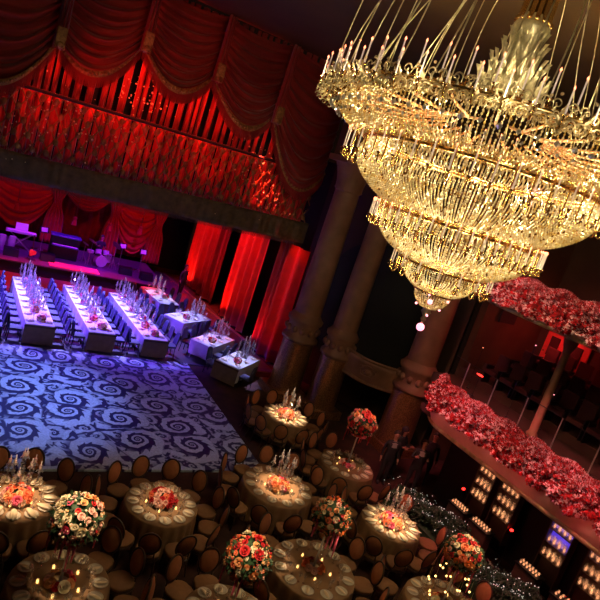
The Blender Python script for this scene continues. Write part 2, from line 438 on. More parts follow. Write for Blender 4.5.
# back drape across the stage
bd=thing('stage_backdrop_curtain','dark red pleated backdrop curtain with gathered swags behind the band','curtain',(4,33.5,0))
b=MB(); b.grid(lambda u,v:(-5.5+16*u, 33.7+.20*pleat_profile((-5.5+16*u)*.6,2,1.),.62+v*7),700,8)
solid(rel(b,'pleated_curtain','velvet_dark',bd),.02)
for (x0,x1,zt,sag) in ((-2.4,.9,2.6,1.3),(1.4,4.4,2.6,1.5),(7.9,10.1,2.3,1.4),(4.9,7.4,3.6,.9)):
    fn=swag_fn((x0,zt),(x1,zt+.1),sag,3.9,33.2,.12,6)
    b=MB(); b.grid(fn,30,60); solid(rel(b,'swag','velvet',bd),.02)
for x0 in (-2.6,1.15,4.65,7.65,10.2):
    b=MB(); b.grid(lambda u,v,x0=x0:(x0+(u-.5)*(.55+.5*v)*(1-.55*math.exp(-((1-v)*7-2.4)**2*3)),33.0-.15*abs(sin(u*pi*5)),.62+(1-v)*6.6),30,30)
    solid(rel(b,'draped_column','velvet',bd),.02)
ts=Kind(thing('curtain_tassel','x','tassel',(0,0,0)))
b=MB(); b.tube([(0,0,4.2),(0,0,.42)],.022,5); b.build('cord','trim_gold',ts.src)
b=MB(); b.ball((0,0,.38),.09,10,6); b.lathe([(.05,.34),(.10,.22),(.13,0)],12); b.build('tassel_skirt','velvet',ts.src)
tl=['leftmost red tassel hanging over the keyboard player spot','red tassel hanging left of the blue piano','red tassel hanging just above the blue piano','red tassel hanging behind the drum kit','rightmost red tassel before the dark stage gap']
for (x,z),l in zip(((.9,2.3),(2.72,2.15),(5.55,2.0),(7.35,2.1),(9.0,2.3)),tl): ts.put((x,32.2,z),0,l,'curtain tassels')
ts.done()

# bright side curtain legs
sl=['nearest to the band platform','in the middle of the three','nearest to the mosaic column']
for k,(y0,y1,x0,x1) in enumerate(((28.3,32.6,12.5,12.25),(23.9,26.9,12.6,12.45),(20.4,22.5,12.55,12.5))):
    b=MB()
    n=int((y1-y0)*45)
    b.grid(lambda u,v:(x0+(x1-x0)*u-.26*pleat_profile((y0+(y1-y0)*u)*.85,k)-.0, y0+(y1-y0)*u*(1)-.25*(1-v)*(u-.5)*0, .12+v*(7.6 if k<2 else 5.1)),n,8)
    o=b.build('side_curtain','velvet'); solid(o,.015); tag(o,'bright red floor-length side curtain '+sl[k],'curtain','side curtains at stage right')

# ------------------------------------------------------------------ columns and box balcony
def column(x,y,label,s=1.,top=12.5):
    t=thing('column',label,'column',(x,y,0))
    b=MB(); b.bbox((0,0,.15),(1.45*s,1.45*s,.3)); b.lathe([(.66*s,.3),(.62*s,.42),(.60*s,2.25)],28); b.build('pedestal','mosaic',t)
    b=MB(); b.lathe([(.60*s,2.25),(.70*s,2.3),(.70*s,2.42),(.60*s,2.5),(.58*s,2.95),(.66*s,3.02),(.68*s,3.15),(.58*s,3.25),(.52*s,3.35)],28)
    for k in range(12):
        a=2*pi*k/12; b.ball((.6*s*cos(a),.6*s*sin(a),2.73),.11,8,5,sc=(1,1,1.2))
    b.build('carved_band','stone',t)
    b=MB(); b.lathe([(.50*s,3.35),(.44*s,8.0)],40,rf=lambda a,j:1+.02*cos(a*20)); b.build('shaft','stone',t)
    b=MB(); b.lathe([(.44*s,8.0),(.52*s,8.08),(.48*s,8.2),(.62*s,8.8),(.75*s,8.95)],28)
    for k in range(16):
        a=2*pi*k/16; b.grid(lambda u,v,a=a:((.5+.22*v*v)*s*cos(a+(u-.5)*.3*(1-v*.4)),(.5+.22*v*v)*s*sin(a+(u-.5)*.3*(1-v*.4)),8.15+v*.75),4,5)
    b.bbox((0,0,9.05),(1.5*s,1.5*s,.2)); b.build('capital','stone',t)
    MB().bbox((0,0,(9.15+top)/2),(1.3*s,1.3*s,top-9.15)).build('entablature','plaster',t)
    return t
column(11.75,17.65,'stout mosaic-footed column beside the red side curtains')
column(12.65,16.35,'middle mosaic-footed column at left end of the box balcony',.9)
column(14.35,13.9,'right mosaic-footed column near end of the flowered balcony',1.)
bb=thing('box_balcony','curved carved stone box balcony between two columns','balcony',(13.6,15.2,1.95))
def arc_pt(u,r=1.0,bul=.55):
    p=Vector((12.75,16.15)).lerp(Vector((14.25,14.1)),u); nrm=Vector((-.81,-.59)); return p+nrm*(bul*sin(pi*u)*r)
b=MB(); b.grid(lambda u,v:(*arc_pt(u,1-.25*(1-v)),1.95+v*.78),24,6); solid(rel(b,'balcony_front','stone',bb),.1)
b=MB(); b.tube([(*arc_pt(u/24,1.05),2.78) for u in range(25)],.06,6); b.tube([(*arc_pt(u/24,.85),1.95) for u in range(25)],.07,6); rel(b,'rail_moulding','stone',bb)
b=MB()
c=arc_pt(.5,1.08)
for sgn in (1,-1):
    b.tube([(c.x+.59*sgn*-(.05+.045*t)*cos(t*1.1)*1.0-.05, c.y+.81*sgn*(.05+.045*t)*cos(t*1.1), 2.36+(.03+.03*t)*sin(t*1.1)) for t in range(9)],.02,5)
b.ball((c.x-.04,c.y-.03,2.36),.12,10,6)
rel(b,'carved_scroll','stone',bb)
b=MB()
for u in range(9):
    p=Vector((13.0,16.6)).lerp(Vector((15.0,14.0)),u/8); 
pts=[]
b.add([(12.75,16.15,1.9),(14.25,14.1,1.9),(15.4,14.9,1.9),(13.9,17.1,1.9),(12.75,16.15,2.0),(14.25,14.1,2.0),(15.4,14.9,2.0),(13.9,17.1,2.0)],[(0,1,2,3),(7,6,5,4),(0,4,5,1),(1,5,6,2),(2,6,7,3),(3,7,4,0)])
rel(b,'balcony_floor','stone',bb)
# black opening with arch behind the box
b=MB()
def arch(p,q,z0,z1,zc,mi=0,y=0):
    P0=Vector((*p,0));Q=Vector((*q,0)); 
    out=[P0.lerp(Q,0)+Vector((0,0,z0)),Q+Vector((0,0,z0))]
    for k in range(13):
        t=pi*k/12; c=P0.lerp(Q,.5+.5*cos(t)); out.append(Vector((c.x,c.y,z1+(zc-z1)*sin(t))))
    return out
vs=arch((13.35,19.2),(15.35,15.35),2.1,5.0,6.6)
nrm=Vector((-.89,-.46,0))*.12
n=len(vs); b.add([v+nrm for v in vs]+[v for v in vs],[tuple(range(n)),tuple(range(2*n-1,n-1,-1))]+[(i,n+i,n+(i+1)%n,(i+1)%n) for i in range(n)])
structure(b.build('window_2','black'),'tall dark arched opening above the box balcony')

# ------------------------------------------------------------------ right side balconies
def balcony(name,label,z0,z1,y0,y1,slabz):
    t=thing(name,label,'balcony',(12,(y0+y1)/2,z0))
    def fr(u,v):
        y=y0+(y1-y0)*u; ex=max(0,(y-(y1-1.1))/1.1)
        return (12.12-.16*sin(pi*v*.9)+ .55*ex*ex, y, z0+(z1-z0)*v)
    b=MB(); b.grid(fr,60,10); solid(rel(b,'balcony_front','fascia',t),.12)
    b=MB()
    for zz,rr in ((z0-.02,.07),(z0+.12,.04)):
        b.tube([(fr(k/60,0)[0]-.06,fr(k/60,0)[1],zz) for k in range(61)],rr,6)
    rel(b,'base_moulding','molding',t)
    b=MB(); b.box(((12.15+18.4)/2,(y0+y1)/2,slabz),(6.25,y1-y0,.2)); rel(b,'balcony_floor','wall',t)
    b=MB(); b.box((13.15,(y0+y1)/2,(z0+slabz)/2+.0),(1.9,y1-y0-.2,.12)); rel(b,'soffit','wall',t)
    return t,fr
lb,lfr=balcony('flowered_balcony','lower red lit balcony front crowned with plume flowers',2.76,3.45,-3,11.2,2.95)
ub,ufr=balcony('flowered_balcony','upper red lit balcony front crowned with plume flowers',6.52,7.0,-3,10.9,6.55)
def garland(name,label,fr,ztop,y0,y1,n,seed,zr):
    random.seed(seed); b=MB()
    for i in range(n):
        y=random.uniform(y0,y1); h=random.random()
        u=(y-(-3))/( (11.2 if ztop<5 else 10.9)+3)
        x=fr(min(1,max(0,u)),.9)[0]
        a=-.5+h*2.2                       # wraps from the front over the top
        bulge=.34+.10*sin(y*9+a*4)*sin(y*3.1-a*6)+.05*sin(y*23+a*9)+.06*sin(y*4.3)+.05*sin(y*11+h*5)+random.uniform(-.08,.06)
        c=Vector((x+.10-bulge*cos(a), y, ztop-zr*.5+zr*.62*sin(a)+.05*sin(y*7)))
        out=Vector((-cos(a)*.8,random.uniform(-.5,.5),sin(a)+random.uniform(-.2,.5))).normalized()
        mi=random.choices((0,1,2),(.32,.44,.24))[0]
        if sin(y*2.1+1)+sin(y*5.3)<-.7: mi=random.choices((0,1,2),(.14,.5,.36))[0]  # bands with more dark blossoms imitate shaded gaps between clumps
        L=random.uniform(.05,.10)
        for k in range(5):
            d=(out+Vector([random.uniform(-.75,.75) for _ in range(3)])).normalized()
            s_=d.orthogonal().normalized()*L*.22; m_=c+d*L*.6
            b.add([c,m_+s_,c+d*L,m_-s_],[(0,1,2,3)],mi)
    # a dense inner body so the flowers are not see-through
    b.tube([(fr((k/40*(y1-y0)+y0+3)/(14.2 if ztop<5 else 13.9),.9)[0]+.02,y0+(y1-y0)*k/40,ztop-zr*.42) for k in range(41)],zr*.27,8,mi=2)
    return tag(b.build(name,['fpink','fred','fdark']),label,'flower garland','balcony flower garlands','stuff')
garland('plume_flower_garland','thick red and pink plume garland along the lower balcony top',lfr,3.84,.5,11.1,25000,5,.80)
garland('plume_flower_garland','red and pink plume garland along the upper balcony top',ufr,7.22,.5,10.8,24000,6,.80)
# mezzanine between the balconies
st=MB()
for k in range(4): st.box((14.1+.55+1.1*k,5,3.05+.16+.28*k),(1.1,16,.32+.0*k))
structure(st.build('floor_mezzanine','wall'),'dark stepped mezzanine floor')
rail=thing('mezzanine_railing','thin steel railing on posts across the dark mezzanine','railing',(14,6,3.4))
b=MB(); b.tube([(13.95,-2,4.28),(13.95,12.2,4.28)],.014,6); rel(b,'handrail','blackmetal',rail)
for k in range(12):
    y=11.6-1.13*k; b=MB(); b.cyl((13.95,y,3.37),(13.95,y,4.28),.018); rel(b,'post','steel',rail)
p=thing('mezzanine_pillar','slim pillar holding the upper balcony before the red door','pillar',(14.05,8.9,3.37))
b=MB(); b.lathe([(.13,0),(.16,.06),(.11,.14),(.10,2.5),(.15,2.62),(.2,2.8)],16); b.build('shaft','stone',p)
b=MB(); b.lathe([(.14,2.75),(.24,2.98),(.24,3.05)],16); b.build('capital','molding',p)
for k,(y,l) in enumerate(((12.15,'red lit door leaf left of the slim pillar'),(11.25,'red lit door leaf right of the slim pillar'))):
    t=thing('red_door',l,'door',(18.36,y,4.1)); 
    MB().box((0,0,.85),(.08,.78,1.75)).build('door_panel','doorred',t)
    MB().bbox((-.06,0,1.05),(.05,.36,.7)).build('raised_panel','seatred',t)
    MB().ball((-.07,.3,.8),.035).build('door_knob','gold',t)
# rows of red theatre seats
sk=Kind(thing('theatre_seat','x','seat'))
b=MB(); b.bbox((0,0,.42),(.45,.48,.12)); b.build('seat','seatred',sk.src)
b=MB(); b.bbox((.24,0,.7),(.10,.48,.62),b=.05); b.build('backrest','seatred',sk.src)

for q_ in (.25,-.25): MB().box((0,q_,.3),(.35,.03,.6)).build('side_frame','blackmetal',sk.src)
rows=['front','second','third']
ordn=['first','second','third','fourth','fifth','sixth','seventh','eighth','ninth','tenth','eleventh','twelfth']
for r_ in range(3):
    for k in range(9):
        sk.put((15.2+1.1*r_,11.6-.62*k,3.37+.28*(r_+1)),0,f'red theatre seat in the {rows[r_]} mezzanine row, {ordn[k]} from the stage end','red mezzanine seats')
sk.done()
# little lamps on the mezzanine
for k,(x,y,z,m_,l) in enumerate(((14.6,11.9,4.75,'votive','tiny amber lamp over the dark mezzanine near brown wall'),(14.2,11.3,4.05,'redlamp','red glowing strip light low on the mezzanine'),(15.0,9.35,4.45,'pinklamp','small pinkish lamp beside the slim pillar foot'),(14.3,10.0,5.6,'pinklamp','tiny pale lamp high in the dark mezzanine'))):
    t=thing('mezzanine_lamp',l,'lamp',(x,y,3.37)); zz=z-3.37
    MB().cyl((0,0,.0),(0,0,zz-.02),.008,n=6).cyl((0,0,0),(0,0,.02),.06,n=10).build('lamp_stand','blackmetal',t)
    MB().ball((0,0,zz),.022 if k!=1 else .045,8,6,sc=(1,1 if k!=1 else 3,.6)).build('bulb',m_,t)
# black panels, candle shelf walls under the balcony
MBp=MB(); 
structure(MB().box((14.1,4.2,1.36),(.15,14,2.72)).build('wall_under_balcony','black'))
jarK=Kind(thing('glass_candle_holder','x','candle holder'))
b=MB(); b.lathe([(.042,0),(.055,.03),(.055,.17)],10,cap=False); b.lathe([(.03,-.02),(.042,0)],10); b.build('glass_cup','glass',jarK.src)
b=MB(); b.lathe([(.022,.02),(.026,.04),(.020,.08),(.008,.11),(.001,.12)],8); b.build('candle_glow','votive',jarK.src)
votK=Kind(thing('glass_votive','x','votive'))
b=MB(); b.lathe([(.03,0),(.04,.07)],8,cap=False); b.build('glass_cup','glass',votK.src)
b=MB(); b.lathe([(.022,.01),(.022,.04),(.002,.06)],8); b.build('candle_glow','votive',votK.src)
sname=['leftmost','second from the left','blue-backed','rightmost']
for k,(yc,wd,blue) in enumerate(((9.18,.56,0),(8.36,.60,0),(6.74,.58,1),(5.62,.78,1))):
    t=thing('candle_shelf_wall',f'{sname[k]} of the candle-lit shelf walls under the lower balcony','shelf',(13.35,yc,.6),0,'candle shelf walls')
    b=MB(); b.box((.18,0,.95),(.05,wd+.08,1.9)); b.build('back_panel','chairwood',t)
    if k>1: MB().box((.15,0,1.42 if k==2 else 1.66),(.012,wd,.85 if k==2 else .35)).build('blue_panel','bluepanel',t)
    for s_ in (1,-1): MB().box((.08,s_*(wd/2+.02),.95),(.22,.03,1.9)).build('side_panel','chairwood',t)
    for j,z in enumerate((.62,.98,1.34)+((1.62,) if k==3 else ())):
        MB().box((.06,0,z),(.22,wd,.025)).build('shelf','chairwood',t)
        nn=4 if wd<.7 else 5
        for q in range(nn):
            for fr_ in (0,1):
                if fr_ and q==nn-1: continue
                yy=yc+(q+.5+.5*fr_-nn/2)*wd/nn
                jarK.put((13.35+(.0 if not fr_ else .09),yy,.6+z+.033),0,f'glass candle holder on the {["bottom","middle","upper","top"][j]} shelf of the {sname[k]} candle shelf wall',f'candle holders, {["bottom","middle","upper","top"][j]} shelf of the {sname[k]} unit')
    t2=thing('low_bar_counter',f'low dark counter in front of the {sname[k]} candle shelf wall','counter',(13.0,yc+.15,0))
    MB().bbox((0,0,.42),(.28,wd+.05,.84)).build('counter_body','chairwood',t2)
    MB().bbox((0,0,.86),(.34,wd+.1,.04)).build('counter_top','blackmetal',t2)
    for q in range(12):
        votK.put((12.92+.13*(q%2),yc+.15+(q//2-2.5)*wd/6.2+.02*(q%2),.885),0,f'small glass votive on the low counter before the {sname[k]} candle shelf wall',f'votives on the counter of the {sname[k]} unit')
jarK.done(); votK.done()
for k,(y,l) in enumerate(((9.75,'small red uplight on floor left of the candle shelf walls'),(6.05,'red uplight between the two blue-backed shelf walls'),(7.95,'red uplight right of the second candle shelf wall'))):
    t=thing('red_uplight',l,'stage light',(13.5,y,.62+.4*(k!=1)),0); MB().cyl((0,0,-.02),(0,0,-(.62+.4*(k!=1))),.015,n=8).cyl((0,0,-(.6+.4*(k!=1))),(0,0,-(.62+.4*(k!=1))),.14,n=12).build('stand','blackmetal',t)
    b=MB(); b.cyl((0,0,.0),(-.08,0,.12),.07,.08,12); b.box((0,0,-.02),(.16,.16,.04)); b.build('lamp_can','blackmetal',t)
    b=MB(); b.cyl((-.08,0,.12),(-.085,0,.13),.045,.045,12); b.build('lens','redlamp',t)
# hedge with sparkles
random.seed(21); b=MB()
for i in range(15000):
    y=random.uniform(2.5,10.9); x=random.uniform(11.55,12.75)+.15*sin(y*3)
    zt=.55+.12*sin(y*2.2)+.1*sin(x*7+y*5); z=zt-abs(random.gauss(0,.13)); z=max(.03,z)
    d=Vector([random.uniform(-1,1) for _ in range(3)]).normalized()*.06; e=d.orthogonal().normalized()*.025; c=Vector((x,y,z))
    b.add([c-d,c+e,c+d,c-e],[(0,1,2,3)],0)
b.box((12.15,6.7,.2),(1.1,8.3,.36))
hd=b.build('leafy_hedge','leafb'); tag(hd,'long dark leafy hedge under the flowered balcony','hedge',kind='stuff')
b=MB()
for i in range(330):
    y=random.choice((random.gauss(9.7,.8),random.gauss(6.7,.7),random.uniform(4,10.8))); x=random.uniform(11.6,12.8)
    zt=.60+.12*sin(y*2.2)+.1*sin(x*7+y*5); b.octa((x,y,zt),random.uniform(.008,.02))
tag(b.build('crystal_fairy_lights',mat('pale fairy light',(.8,.9,.85),.2,emit=(.55,.8,.7),estr=.35)),'scattered pale sparkling fairy lights over the dark hedge','fairy lights',kind='stuff')

# ------------------------------------------------------------------ round tables
TABLES=dict(
 A=(1.90,10.30,.76,'candelabra table at left photo edge'),
 B=(4.66,10.00,.78,'table with only low red roses'),
 C=(7.79,10.56,.90,'candelabra table at the dance floor corner'),
 D=(9.97,14.32,.74,'farthest candelabra table by the columns'),
 K=(10.58,11.53,.80,'farther table with a tall red rose ball'),
 E=(10.25,8.98,.76,'candelabra table nearest the hedge'),
 F=(7.22,7.77,.90,'dim middle table with orange rose ball'),
 G=(2.41,8.00,.80,'front left pink and cream rose ball table'),
 H=(4.95,6.85,.80,'rose ball table cut by the bottom edge'),
 I=(9.65,6.45,.80,'rose ball table with golden bulbs'))
# chair
ck=Kind(thing('medallion_chair','x','chair'))
b=MB()
def padf(u,v):
    # rounded seat pad
    return 0
n=20; prof=[(.0,.40),(.20,.40),(.235,.42),(.24,.455),(.215,.475),(.0,.485)]
b.lathe(prof,n,rf=lambda t,j:1+.10*abs(sin(2*t))); b.build('seat','chairseat',ck.src)
b=MB(); b.lathe([(.225,.34),(.24,.36),(.24,.40),(.22,.41)],n,rf=lambda t,j:1+.10*abs(sin(2*t))); b.build('seat_frame','chairwood',ck.src)
bk=MB()
def oval(b,rx,rz,x,th,mi,n=22,zc=.76):
    tilt=.16
    vs=[];
    for s_,k in ((-1,1.),(-1,.8),(1,.8),(1,1.)):
        pass
    rings=[(0,.001,th*.9),(0,.6,th*.8),(0,.93,th*.3),(0,1.0,0),(0,.93,-th*.3),(0,.6,-th*.8),(0,.001,-th*.9)]
    for (_,k,dx) in rings:
        for i in range(n):
            t=2*pi*i/n; z=zc+rz*k*sin(t); vs.append((x+dx-(z-zc)*tilt,rx*k*cos(t),z))
    fs=[]
    for j in range(len(rings)-1):
        for i in range(n): fs.append((j*n+i,j*n+(i+1)%n,(j+1)*n+(i+1)%n,(j+1)*n+i))
    b.add(vs,fs,mi,True)
oval(bk,.185,.235,-.245,.045,0); bo=bk.build('backrest','chairfab',ck.src)
b=MB(); b.tube([(-.245-.235*sin(t)*.16,.20*cos(t),.76+.25*sin(t)) for t in [2*pi*i/24 for i in range(24)]],.020,6,closed=True)
for s_ in (1,-1): b.tube([(-.20,s_*.15,.40),(-.215,s_*.13,.48),(-.225,s_*.13,.57)],.016,6)
b.build('backrest_frame','chairwood',ck.src)
for sx in (1,-1):
    for sy in (1,-1):
        b=MB(); b.tube([(sx*.16,sy*.17,.36),(sx*.17,sy*.18,.2),(sx*(.19 if sx>0 else .23),sy*.19,0)],.022,6,rf=lambda t:1-.45*t); b.build('leg','chairwood',ck.src)
CLK=['twelve','one','two','three','four','five','six','seven','eight','nine','ten','eleven']
placed=[]
for key,(x,y,Rt,desc) in TABLES.items():
    az=atan2(x,y)
    for k in range(12):
        th=az+radians(30*k+ (7 if key in 'ACE' else 0)); r=Rt+.33
        cx,cy=x+r*sin(th),y+r*cos(th)
        if any((cx-a)**2+(cy-c)**2<.54**2 for a,c in placed): continue
        if any(k2!=key and (cx-t[0])**2+(cy-t[1])**2<(t[2]+.27)**2 for k2,t in TABLES.items()): continue
        if cy<5.4 or (cx>11.3): continue
        placed.append((cx,cy))
        rz=atan2(y-cy,x-cx)+random.uniform(-.06,.06)
        ck.put((cx,cy,0),rz,f'oval-backed chair at {CLK[k]} o\'clock of the {desc}','oval-backed chairs at the round tables')
ck.done()
# table and cloth
tk=Kind(thing('round_table','x','table'))
b=MB(); b.lathe([(.74,.70),(.75,.71),(.75,.735)],40); b.build('tabletop','wood',tk.src)
for k in range(4):
    a=pi/4+pi/2*k; b=MB(); b.cyl((.5*cos(a),.5*sin(a),.70),(.5*cos(a),.5*sin(a),0),.02); b.build('leg','steel',tk.src)
clothm=MB(); clothm.lathe([(.001,.752),(.4,.752),(.755,.752),(.775,.744),(.785,.72),(.79,.6),(.80,.3),(.81,.03)],120,rf=lambda t,j:1+(0,0,0,0,.004,.02,.035,.045)[j]*sin(t*22+.6*sin(t*5)),cap=False)
cloth=None
plateK=Kind(thing('dinner_plate','x','plate'))
pm=MB(); pm.lathe([(.001,.004),(.075,.004),(.09,.012),(.128,.022),(.13,.026),(.088,.017),(.075,.009),(.001,.009)],20,cap=False)
pm=pm.build('dinner_plate','china'); plateK.done()
nm=MB(); nm.grid(lambda u,v:((u-.5)*.34, (v-.5)*(.035+.085*sin(pi*min(1,u*1.05))**.6), .03+.035*sin(pi*u)-.03*abs(v-.5)*2*sin(pi*u)),10,6)
nm=nm.build('folded_napkin','napkin'); solid(nm,.006)
gm=MB(); gm.lathe([(.033,0),(.03,.004),(.004,.01),(.004,.09),(.028,.12),(.036,.16),(.030,.205)],10,cap=False)
gm=gm.build('wine_glass','glass')
vm=thing('table_votive','x','candle holder'); b=MB(); b.lathe([(.028,0),(.04,.075)],10,cap=False); b.build('glass_cup','glass',vm)
b=MB(); b.lathe([(.024,.008),(.024,.04),(.008,.055),(.001,.07)],8); b.build('candle_glow','warmbulb',vm); vk=Kind(vm)
def put(o,loc,rz,label,cat,group,sc=None,ry=0):
    c=o.copy(); COL.objects.link(c); c.location=loc; c.rotation_euler=(0,ry,rz)
    if sc: c.scale=(sc,)*3
    return tag(c,label,cat,group)
# roses
def rose_mesh(name,m):
    b=MB(); random.seed(5)
    for L,(np_,rad,op) in enumerate(((3,.35,.15),(5,.62,.45),(6,.95,.95))):
        for k in range(np_):
            a=2*pi*k/np_+L*.7
            def pf(u,v,a=a,rad=rad,op=op):
                w=(u-.5)*2.1/ (1 if rad>.5 else .8); rr=rad*(.35+.65*v**.7)*(1+.12*(v**3)); aa=a+w*.62
                return (rr*cos(aa),rr*sin(aa),(.95-op*.45)*v*(1-.35*abs(u-.5)*2)+.05-.25*op*v*v)
            b.grid(pf,3,3)
    b.ball((0,0,.35),.3,6,5)
    me=b.build(name,m); me2=me.data; bpy.data.objects.remove(me); return me2
RM={k:rose_mesh('rose',k) for k in ROSE}
def add_rose(parent,c,nrm,r,k):
    o=bpy.data.objects.new('rose',RM[k]); COL.objects.link(o); o.parent=parent; o.location=c
    q=Vector(nrm).to_track_quat('Z','Y'); o.rotation_mode='QUATERNION'; o.rotation_quaternion=q; o.scale=(r,r,r)
    return o
def leafy(b,c,R,n,sz,mi=0,flat=1.):
    for i in range(n):
        d=Vector([random.gauss(0,1) for _ in range(3)]).normalized(); d.z*=flat
        p=Vector(c)+d*R*random.uniform(.85,1.08); t=(d+Vector([random.uniform(-1,1) for _ in range(3)])).normalized()*sz; e=t.orthogonal().normalized()*sz*.35
        b.add([p-t*.3,p+e,p+t,p-e],[(0,1,2,3)],mi)
def rose_ball(name,label,loc,R,pal,seed,n=90,drip='pink',zc=1.2):
    random.seed(seed); t=thing(name,label,'flower arrangement',loc,0,'tall rose ball centrepieces')
    b=MB(); b.lathe([(.15,0),(.15,.02),(.03,.04),(.022,.3),(.022,zc-R*.7),(.06,zc-R*.6)],14); b.build('glass_stand','crystal',t)
    b=MB(); b.ball((0,0,zc),R*.86,14,10); leafy(b,(0,0,zc),R*.93,420,.09); b.build('foliage','leaf',t)
    for i in range(n):
        z=1-2*(i+.5)/n; rr=sqrt(1-z*z); a=i*2.39996
        d=Vector((rr*cos(a),rr*sin(a),z)).normalized()
        d=(d+Vector([random.uniform(-.09,.09) for _ in range(3)])).normalized()
        add_rose(t,Vector((0,0,zc))+d*R*random.uniform(.88,.98),d,R*random.choice((.11,.14,.17,.22)),random.choice(pal))
    b=MB()
    for i in range(190):
        d=Vector([random.gauss(0,1) for _ in range(3)]).normalized(); b.ball(tuple(Vector((0,0,zc))+d*R*random.uniform(.92,1.02)),random.uniform(.012,.024),6,4,random.randint(0,2))
    b.build('small_buds',[pal[0],pal[1],pal[-1]],t)['kind']='stuff'
    for k in range(7):
        a=random.uniform(0,2*pi); x,y=R*.8*cos(a),R*.8*sin(a); l=random.uniform(.25,.6); b=MB()
        for j in range(26):
            f=j/25; b.octa((x*(1+.12*sin(f*2)),y*(1+.12*sin(f*2)),zc-R*.35-f*l),.035*(1-f*.6))
        b.build('trailing_bloom',drip,t)
    for k in range(9):
        a=2*pi*k/9; add_rose(t,(.17*cos(a),.17*sin(a),.06),(cos(a)*.6,sin(a)*.6,.8),random.uniform(.07,.10),random.choice(pal))
    return t
def low_roses(label,loc,pal,seed,n=26,Rr=.26):
    random.seed(seed); t=thing('low_rose_centrepiece',label,'flower arrangement',loc,0,'low rose centrepieces')
    b=MB(); b.lathe([(.13,0),(.15,.02),(.14,.09),(.10,.1)],14); b.build('bowl','goldpale',t)
    b=MB(); b.ball((0,0,.09),Rr*.75,12,8,sc=(1,1,.55)); leafy(b,(0,0,.1),Rr*.85,110,.07,flat=.5); b.build('foliage','leaf',t)
    for i in range(n):
        z=1-(i+.5)/n; rr=sqrt(1-z*z); a=i*2.39996; d=Vector((rr*cos(a),rr*sin(a),z*.8+.15))
        add_rose(t,Vector((d.x*Rr*.95,d.y*Rr*.95,.07+d.z*Rr*.62)),d,random.uniform(.055,.095),random.choice(pal))
    return t
# candelabra
cs=thing('crystal_candelabra','x','candelabra')
b=MB(); b.lathe([(.13,0),(.13,.015),(.05,.04),(.03,.1),(.02,.25)],12); b.build('base','crystal',cs)
random.seed(9)
for k in range(8):
    a=2*pi*k/7; rr=.0 if k==7 else (.19 if k%2 else .29); h=.86 if k==7 else (.74 if k%2 else .60); b=MB()
    x,y=rr*cos(a),rr*sin(a)
    if rr: b.tube([(0,0,.16),(x*.5,y*.5,.11),(x*.9,y*.9,.15),(x,y,.22)],.010,5)
    z=.2
    while z<h-.14: b.octa((x,y,z+.03),.030 if int(z*100)%3 else .042,h=1.1); z+=.055
    b.lathe([(.05,h-.15),(.012,h-.16),(.03,h-.13),(.034,h-.05)],8,(x,y,0))
    for q in range(4):
        aa=q*pi/2+.4; b.octa((x+.055*cos(aa),y+.055*sin(aa),h-.18),.014,h=2)
    arm=b.build('arm','crystal',cs)
    b=MB(); b.cyl((x,y,h-.13),(x,y,h),.011,.010,6); b.octa((x,y,h+.02),.013,h=2); b.build('candle','candle',arm)
cak=Kind(cs)
PALG=['cream','blush','cream','pink','blush','cream','red','peach']; PALO=['peach','coral','blush','orange','peach','cream','red']; PALR=['red','coral','pink','blush','peach','red']; PALC=['coral','blush','coral','peach','pink']
